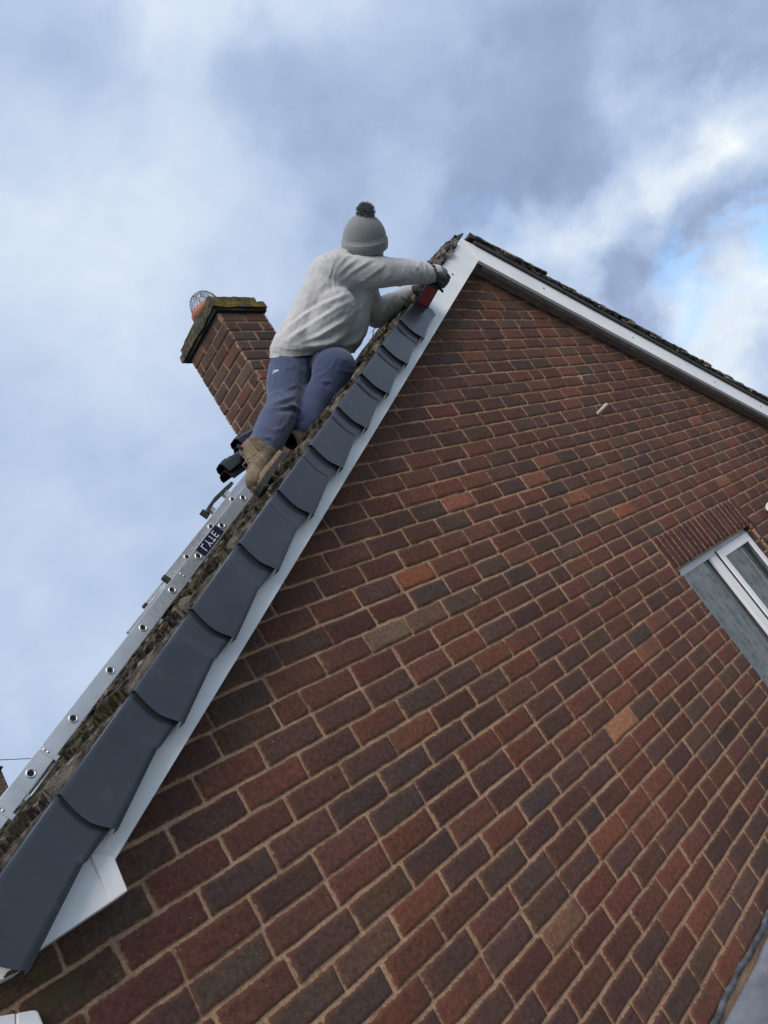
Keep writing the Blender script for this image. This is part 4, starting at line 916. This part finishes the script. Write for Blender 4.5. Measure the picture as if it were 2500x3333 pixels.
# sweatshirt
torso_n = np.cross(at(1165, 1152, 4.12) - at(872, 1162, 4.0), ray(1010, 1155)); torso_n /= np.linalg.norm(torso_n)
if torso_n @ (NK - PR) > 0: torso_n = -torso_n
cut_h = (Vector(at(1010, 1157, 4.05)), Vector(torso_n))
rw_n = RW - RE; rw_n /= np.linalg.norm(rw_n); lw_n = LW - LE; lw_n /= np.linalg.norm(lw_n)
c4 = lambda pts: [(850 + .2411 * x, 800 + .2411 * y) for x, y in pts]
c3 = lambda pts: [(1080 + .2411 * x, 660 + .2411 * y) for x, y in pts]
sw_folds = [(c4([(1090, 160), (1015, 300), (975, 430), (985, 560), (1020, 640), (1070, 695)]), 5, .005),
            (c4([(1300, 610), (1040, 700), (720, 850), (420, 1060), (220, 1270)]), 9, .012), (c4([(1330, 690), (1040, 830), (700, 1050), (420, 1230), (250, 1350)]), 9, .011),
            (c4([(1350, 800), (1080, 1030), (760, 1230), (420, 1360)]), 10, .012), (c4([(1420, 900), (1200, 1130), (950, 1310), (620, 1370), (420, 1400)]), 11, .014),
            (c4([(1460, 1080), (1290, 1280), (1050, 1390)]), 10, .010), (c4([(480, 860), (360, 1080)]), 7, .004), (c4([(150, 1350), (330, 1395), (640, 1405), (840, 1380)]), 3, .006), (c4([(1490, 640), (1500, 820), (1470, 1000)]), 6, .008), (c4([(1390, 650), (1370, 800), (1320, 900)]), 6, .007),
            (c3([(60, 1130), (250, 950), (480, 810), (640, 740)]), 7, .008), (c3([(70, 1000), (200, 860), (380, 740)]), 7, .007), (c3([(90, 860), (180, 740), (300, 700)]), 6, .006), (c3([(120, 1210), (400, 1060), (640, 900), (760, 800)]), 9, .008),
            (c3([(620, 1120), (820, 1050), (1000, 1010), (1180, 1040)]), 9, .005), (c3([(1290, 1060), (1210, 930), (1190, 800)]), 6, .010), (c3([(1310, 1050), (1270, 920), (1260, 800)]), 5, .010), (c3([(1330, 1030), (1370, 930), (1350, 830)]), 5, .007), (c3([(1060, 800), (1180, 900), (1270, 1040)]), 7, .008),
            (c3([(800, 1200), (830, 1330), (920, 1440)]), 6, .007), (c3([(900, 1160), (940, 1260), (1040, 1330)]), 5, .006), (c3([(640, 1180), (620, 1350), (560, 1480)]), 7, .008), (c3([(760, 1350), (690, 1480), (700, 1580)]), 7, .009)]
sweat = capsules([[(at(1108, 862, 4.18), .085), (RS, .112), (at(1140, 893, 4.15), .098), (RE, .080), (at(1330, 886, 4.28), .066), (at(1396, 886, 4.345), .050), (at(1440, 890, 4.40), .048)],
                  [(at(1165, 915, 4.30), .10), (at(1195, 985, 4.34), .082), (LE, .078), (at(1285, 985, 4.43), .058), (at(1335, 953, 4.49), .048), (at(1375, 930, 4.54), .046)],
                  [(at(1075, 905, 4.15), .125), (at(1063, 955, 4.12), .130), (at(1022, 1050, 4.10), .132), (at(968, 1130, 4.06), .130), (at(948, 1190, 4.05), .135)],
                  [(at(1120, 900, 4.22), .115), (at(1142, 955, 4.22), .118), (at(1124, 1050, 4.2), .125), (at(1092, 1125, 4.16), .126), (at(1070, 1190, 4.14), .13)],
                  [(at(1110, 872, 4.2), .08), (at(1140, 862, 4.22), .075)], [(at(1090, 1000, 4.05), .11), (at(1050, 1090, 4.02), .11)]], 'sweatshirt', MSW, .0062, 7,
                 cuts=[cut_h, (Vector(at(1428, 890, 4.385)), Vector(rw_n)), (Vector(at(1366, 937, 4.53)), Vector(lw_n))], disp=hemmed(folds(sw_folds, .004, 8, 3), np.array(cut_h[0]), torso_n))
pp(sweat)
for co, no, r in ((at(1427, 890, 4.382), rw_n, .045), (at(1362, 939, 4.525), lw_n, .044)):        # knitted cuffs
    e1 = np.cross(no, (0, 0, 1)); e1 /= np.linalg.norm(e1); e2 = np.cross(no, e1); s = MB(); V = []; Fc = []; n = 40; pr = [(-.035, .99), (-.03, 1.03), (-.005, 1.0), (.004, .93), (.0, .72), (-.03, .68)]
    for dz, k_ in pr:
        for k in range(n): a = 2 * math.pi * k / n; rr = r * k_ * (1 + .02 * (k % 2)); V.append(co + no * dz + rr * (math.cos(a) * e1 + math.sin(a) * e2))
    for i in range(len(pr) - 1):
        for k in range(n): Fc.append((i * n + k, i * n + (k + 1) % n, (i + 1) * n + (k + 1) % n, (i + 1) * n + k))
    s.add(V, Fc); q = s.build('cuff', MSW, smooth=True); pp(q)
# trousers
ra_n = RA - RK; ra_n /= np.linalg.norm(ra_n)
c2 = lambda pts: [(820 + .2411 * x, 1080 + .2411 * y) for x, y in pts]
tr_folds = [(c2([(230, 1010), (380, 950), (500, 900), (600, 850)]), 8, .013), (c2([(200, 1060), (400, 1020), (560, 1010), (690, 1050)]), 8, .014), (c2([(420, 780), (560, 740), (600, 700)]), 6, .006), (c2([(440, 950), (560, 1010), (680, 1080)]), 7, .010),
            (c2([(760, 330), (790, 520), (760, 760)]), 6, .012), (c2([(640, 320), (720, 440), (740, 620), (700, 850)]), 8, .010), (c2([(950, 330), (850, 450), (830, 600)]), 7, .010), (c2([(960, 540), (850, 620), (800, 720)]), 6, .010), (c2([(880, 650), (1000, 680), (1100, 660)]), 7, .007),
            (c2([(560, 1130), (640, 1180), (720, 1100)]), 7, .008), (c2([(110, 1420), (260, 1440), (340, 1600)]), 6, .008), (c2([(200, 1480), (120, 1540), (60, 1560)]), 5, .006), (c2([(480, 1200), (400, 1300), (250, 1380)]), 8, .006), (c2([(210, 480), (190, 600), (200, 760)]), 5, .005), (c2([(640, 700), (700, 800), (690, 960)]), 7, .007), (c2([(330, 330), (300, 480), (280, 760), (300, 980), (150, 1330), (90, 1560)]), 3, .005), (c2([(240, 400), (205, 520), (200, 660)]), 4, -.012)]
trou = capsules([[(at(960, 1160, 4.08), .108), (at(943, 1210, 4.02), .110), (at(932, 1262, 3.92), .098), (RK, .089), (at(894, 1385, 3.66), .083), (at(868, 1440, 3.54), .077), (at(826, 1525, 3.40), .080)],
                 [(at(1050, 1165, 4.14), .110), (LK, .109), (at(1062, 1262, 3.9), .090), (at(1025, 1325, 3.85), .08), (at(998, 1380, 3.78), .070), (at(988, 1398, 3.76), .066)],
                 [(at(958, 1160, 4.1), .11), (at(1050, 1165, 4.16), .11)], [(at(965, 1200, 4.08), .105), (at(1040, 1200, 4.1), .10)], [(at(950, 1140, 4.1), .10), (at(1060, 1140, 4.16), .10)]], 'trousers', MTR, .0062, 7,
                cuts=[(Vector(at(845, 1486, 3.43)), Vector(ra_n))], disp=folds(tr_folds, .003, 9, 6))
pp(trou)
# small pale mark on the thigh
def snap(o, px, py):
    dr = Vector(ray(px, py)); ok, loc, nr, _ = o.ray_cast(Vector(CAM), dr); return (np.array(loc), np.array(nr)) if ok else (None, None)
p, nr = snap(trou, 900, 1209)
if p is not None:
    s = MB(); q1, _ = snap(trou, 888, 1216); q2, _ = snap(trou, 908, 1206)
    if q1 is not None and q2 is not None: s.tube([q1 + nr * .001, p + nr * .0015, q2 + nr * .001], [.002, .0065, .004], 6); s.tube([q1 + nr * .001 + (q2 - q1) * .2 + EV * .006, p + nr * .0012 + EV * .010], [.002, .003], 5); pp(s.build('trouser_badge', MWH))
# hat
s = MB(); V = []; Fc = []; n = 64
hup = hax; E1 = fc; E2 = hs
base = HC - hax * .006
prof = [(-.010, .100, 0), (-.013, .108, 0), (-.008, .1145, 0), (.015, .117, 0), (.034, .1165, 0), (.0385, .1135, 0), (.036, .1105, 0), (.06, .108, 1), (.085, .100, 1), (.108, .088, 1), (.128, .071, 1), (.143, .052, 1), (.153, .032, 1), (.157, .012, 1)]
for h_, r_, tp in prof:
    for k in range(n):
        a = 2 * math.pi * k / n; rr = r_ * (1 + .010 * math.sin(a * 32)) * (1 + (.03 * math.sin(3 * a + h_ * 30) * (h_ / .16) ** 2 if tp else 0)); V.append(base + hup * (h_ * 1.08) + rr * (1.06 * math.cos(a) * E1 + .97 * math.sin(a) * E2))
for i in range(len(prof) - 1):
    for k in range(n): Fc.append((i * n + k, i * n + (k + 1) % n, (i + 1) * n + (k + 1) % n, (i + 1) * n + k))
Fc.append(tuple((len(prof) - 1) * n + k for k in range(n)))
s.add(V, Fc); hat = s.build('hat', MHA, smooth=True); pp(hat)
# pompom: many short yarn ends
pcn = at(1190, 690, 4.20); s = MB(); rr_ = random.Random(4)
bm = bmesh.new(); bmesh.ops.create_icosphere(bm, subdivisions=3, radius=.028); s.add([pcn + np.array(v.co) for v in bm.verts], [[v.index for v in f.verts] for f in bm.faces]); bm.free()
for k in range(900):
    d = np.array([rr_.gauss(0, 1) for _ in range(3)]); d /= np.linalg.norm(d); l_ = .048 + rr_.uniform(-.005, .006); t1 = np.cross(d, (.3, .5, .8)); t1 /= np.linalg.norm(t1); t2 = np.cross(d, t1); w_ = .0016
    tip = pcn + d * l_ + np.array([rr_.uniform(-.003, .003) for _ in range(3)]); b0 = pcn + d * .022
    s.add([b0 + t1 * w_, b0 - t1 * w_ * .5 + t2 * w_, b0 - t1 * w_ * .5 - t2 * w_, tip + t1 * w_ * .9, tip - t1 * w_ * .4 + t2 * w_ * .9, tip - t1 * w_ * .4 - t2 * w_ * .9], [(0, 1, 4, 3), (1, 2, 5, 4), (2, 0, 3, 5), (3, 4, 5)])
q = s.build('pompom', MPO); q.parent = hat; q.matrix_parent_inverse = Matrix()
# short beard shade on the jaw
# ------------------------------------------------------------------ power tool
DT = (-.15 + 2.01136) / ray(1391, 963)[1] - .075
tc_ = at(1391, 963, DT); la = at(1373, 990, DT) - at(1405, 933, DT - .01); la /= np.linalg.norm(la)       # long axis of the battery foot
sa = at(1409, 974, DT) - at(1373, 952, DT); sa -= la * (sa @ la); sa /= np.linalg.norm(sa); da = np.cross(la, sa)
if da @ (CAM - tc_) < 0: da = -da
tool = thing('cordless_tool', 'black cordless power tool with red vented battery held at the top verge unit', 'power tool', tuple(tc_))
def tp_(o): return par(o, tool)
s = MB(); s.box((-.060, -.036, -.03), (.060, .036, .026), X=la, Y=sa, Z=da, O=tc_, bev=.010); tp_(s.build('battery', MBK, smooth=False))
MRD, t_, b_ = mat_new('red_plastic', (.30, .012, .02), .4); n_ = tnode(t_, 30, 3); t_.links.new(ramp(t_, n_.outputs['Fac'], [(.3, (.34, .012, .022)), (.7, (.50, .022, .036))]), b_.inputs['Base Color'])
s = MB()
for i in range(9):
    for j in range(2):
        x0 = -.050 + i * .0112; y0 = -.027 + j * .028; s.box((x0, y0, .0252), (x0 + .0068, y0 + .024, .0290), X=la, Y=sa, Z=da, O=tc_)
        tp_(s.build('battery_vent', MRD)); s = MB()
MGG, t_, b_ = mat_new('grey_green_casing', (.06, .075, .07), .35); n_ = tnode(t_, 30, 3); t_.links.new(ramp(t_, n_.outputs['Fac'], [(.3, (.05, .062, .058)), (.7, (.08, .098, .09))]), b_.inputs['Base Color'])
bd0 = at(1440, 882, DT + .02); bdx = np.array([.18, 1.0, -.12]); bdx /= np.linalg.norm(bdx)
s = MB(); s.tube([bd0 - bdx * .012, bd0 - bdx * .008, bd0 + bdx * .005, bd0 + bdx * .10, bd0 + bdx * .115, bd0 + bdx * .12, bd0 + bdx * .165], [.020, .029, .033, .033, .024, .018, .014], 20); tp_(s.build('motor_housing', MGG, smooth=True))
hb = tc_ - la * .045 - da * .005
s = MB(); s.tube([hb, hb + (bd0 + bdx * .04 - hb) * .3, hb + (bd0 + bdx * .04 - hb) * .6, bd0 + bdx * .04], [.024, .019, .018, .022], 14); tp_(s.build('handle', MBK, smooth=True))
s = MB(); q = at(1430, 936, DT + .03); s.tube([q, at(1441, 949, DT)], [.008, .007], 10); tp_(s.build('belt_clip', MRU, smooth=True)); s = MB(); s.tube([bd0 + bdx * .15, bd0 + bdx * .22], .004, 8); tp_(s.build('drill_bit', MRU, smooth=True))
# gloved hands: palm, four fingers curled round the handle, thumb
def glove(wrist, palm, axis, curl_from, name, flip=1, k=.95):
    w = palm - wrist; w /= np.linalg.norm(w); ax = axis / np.linalg.norm(axis); ax = ax - w * (ax @ w); ax /= np.linalg.norm(ax); nr = np.cross(w, ax) * flip
    ch = [[(wrist - w * .06, .028 * k), (wrist + w * .01, .031 * k), (palm, .030 * k)]]
    for i, (ln, r) in enumerate([(.060, .0115), (.066, .012), (.062, .0115), (.050, .0105)]):
        o_ = ax * (.030 - .020 * i) * k; a0 = palm + o_ + w * .018; a1 = a0 + (w * .75 + nr * .55) * ln * .42; a2 = a1 + (w * -.15 + nr * 1.0) * ln * .33; a3 = a2 + (w * -.9 + nr * .35) * ln * .28
        ch.append([(palm + o_ * .8, .017), (a0, r * 1.15), (a1, r * 1.05), (a2, r), (a3, r * .9)])
    t0 = palm - w * .02 + ax * .030; t1 = t0 + (ax * .7 + nr * .7 + w * .2) * .034; t2 = t1 + (nr * .9 + w * .6 - ax * .1) * .028; ch.append([(palm, .022), (t0, .015), (t1, .013), (t2, .0115)])
    return pp(capsules(ch, name, MGV, .0042, 2))
grip = bd0 + bdx * .04 - hb; grip /= np.linalg.norm(grip)
glove(at(1404, 886, 4.35), at(1436, 903, 4.35), grip, None, 'glove', -1)
glove(at(1335, 950, 4.49), at(1376, 936, 4.42), grip, None, 'glove', -1)
# ------------------------------------------------------------------ boots
def boot(org, f, up, k=1.12, tongue=True):
    f = f / np.linalg.norm(f); up = up - f * (up @ f); up /= np.linalg.norm(up); sd = np.cross(up, f)
    def B(a, b, c): return org + (f * a + sd * b + up * c) * k
    r = capsules([[(B(.045, 0, .065), .040 * k), (B(.12, 0, .060), .043 * k), (B(.19, .004, .045), .043 * k), (B(.235, .004, .036), .037 * k)], [(B(.19, -.012, .045), .036 * k), (B(.23, -.008, .036), .032 * k)],
                  [(B(.045, 0, .06), .042 * k), (B(.050, 0, .10), .044 * k), (B(.045, 0, .135), .045 * k)], [(B(.10, 0, .080), .040 * k), (B(.065, 0, .12), .043 * k)]], 'boot', MBO, .006, 3,
                 cuts=[(Vector(B(0, 0, .020)), Vector(-up)), (Vector(B(0.05, 0, .145)), Vector(up))], disp=lambda co, no: no * (fbm(co, 26, 4, 3) * .006)[:, None])
    pp(r)
    ol = [(-.004, 0), (0, .026), (.02, .036), (.07, .035), (.12, .036), (.18, .046), (.23, .043), (.262, .026), (.274, 0), (.262, -.028), (.23, -.040), (.18, -.042), (.12, -.033), (.07, -.032), (.02, -.034), (0, -.026)]
    for z0, z1, g, m_, nm in ((-.008, .017, 1.0, MRU, 'sole'), (.017, .034, .985, MTAN, 'rand')):
        s = MB(); n = len(ol); V = [B(.135 + (a - .135) * g, b * g * 1.12, z) for z in (z0, (z0 + z1) / 2, z1) for a, b in ol]
        Fc = [tuple(range(n))[::-1], tuple(range(2 * n, 3 * n))] + [(l * n + i, l * n + (i + 1) % n, (l + 1) * n + (i + 1) % n, (l + 1) * n + i) for l in range(2) for i in range(n)]
        s.add(V, Fc); q = s.build(nm, m_, bevel=.003); q.parent = r; q.matrix_parent_inverse = r.matrix_basis.inverted()
    s = MB()
    for i in range(9): a = -.002 + i * .031; s.box((a, -.034, -.014), (a + .014, .034, -.0075), X=f * k, Y=sd * k, Z=up * k, O=org)
    q = s.build('tread', MRU); q.parent = r; q.matrix_parent_inverse = r.matrix_basis.inverted()
    if tongue:
        s = MB(); V = []; Fc = []
        for i, (a, c) in enumerate([(.112, .090), (.100, .115), (.088, .140), (.082, .163)]):
            for j, b in enumerate(np.linspace(-.040, .040, 9)): V.append(B(a - 4.5 * b * b * 2, b, c - (abs(b) * .25 if i == 3 else 0)))
        for i in range(3):
            for j in range(8): Fc.append((i * 9 + j, i * 9 + j + 1, i * 9 + j + 10, i * 9 + j + 9))
        s.add(V, Fc); q = s.build('tongue', MLT, smooth=True); m = q.modifiers.new('t', 'SOLIDIFY'); m.thickness = .007; m.offset = 0; q.parent = r; q.matrix_parent_inverse = r.matrix_basis.inverted()
        s = MB()
        for i in range(5):
            a0 = .120 + i * .020; c0 = .100 - i * .012; s.tube([B(a0 - .008, -.030, c0), B(a0 + .006, 0, c0 + .014), B(a0 - .004 + .006, .030, c0 - .004)], .0032, 6)
        s.tube([B(.125, -.005, .11), B(.14, -.03, .115), B(.13, -.045, .09), B(.12, -.02, .10)], .003, 6); q = s.build('laces', MTAN, smooth=True); q.parent = r; q.matrix_parent_inverse = r.matrix_basis.inverted()
        s = MB(); s.box((.088, -.007, .142), (.095, .007, .175), X=f * k, Y=sd * k, Z=up * k, O=org, bev=.002); q = s.build('pull_loop', MRU); q.parent = r; q.matrix_parent_inverse = r.matrix_basis.inverted()
    return r
boot(RL(2.485, .243, .20), EU * .98 - np.array([0, .13, 0]) , EV * .95 + np.array([0, .1, 0]))
boot(at(985, 1392, 3.80), EU * .35 - EV * .85 + np.array([0, -.1, 0]), EU * .8 + EV * .5, 1.0, False)

# ------------------------------------------------------------------ far things
nb = thing('neighbouring_house', 'brick gable of a distant neighbouring house at the far left edge', 'house', tuple(at(-30, 2590, 22)))
s = MB(); p = at(-45, 2600, 22); s.box(p + np.array([-1.2, 0, -9]), p + np.array([.55, 1.0, .55])); o = s.build('wall', MB2); par(o, nb)
s = MB(); s.prism([(p[0] - 1.2, p[2] + .55), (p[0] + .6, p[2] + .55), (p[0] - .3, p[2] + 1.25)], p[1] - .1, p[1] + 1.2); o = s.build('roof', MTI); par(o, nb)
s = MB(); a, b = at(-700, 2460, 25), at(420, 2440, 25)
s.tube([a + (b - a) * t - np.array([0, 0, 1.0 * 4 * t * (1 - t) * .25]) for t in np.linspace(0, 1, 24)], .011, 5); tag(s.build('overhead_cable', MRU), 'thin dark overhead cable crossing the sky left of the ladder', 'cable')
s = MB(); a, b = at(1200, 1170, 9), at(1222, 1042, 9)
s.tube([a - (b - a) * 1.2, b + (b - a) * .0], .006, 5)
for k in range(4): c_ = a + (b - a) * (.35 + .2 * k); s.tube([c_ - RC[0] * .045 + RC[1] * .03, c_ + RC[0] * .045 - RC[1] * .03], .003, 4)
ar = s.build('television_aerial', MWI); tag(ar, 'thin television aerial seen in the gap between sweatshirt and roof', 'aerial')
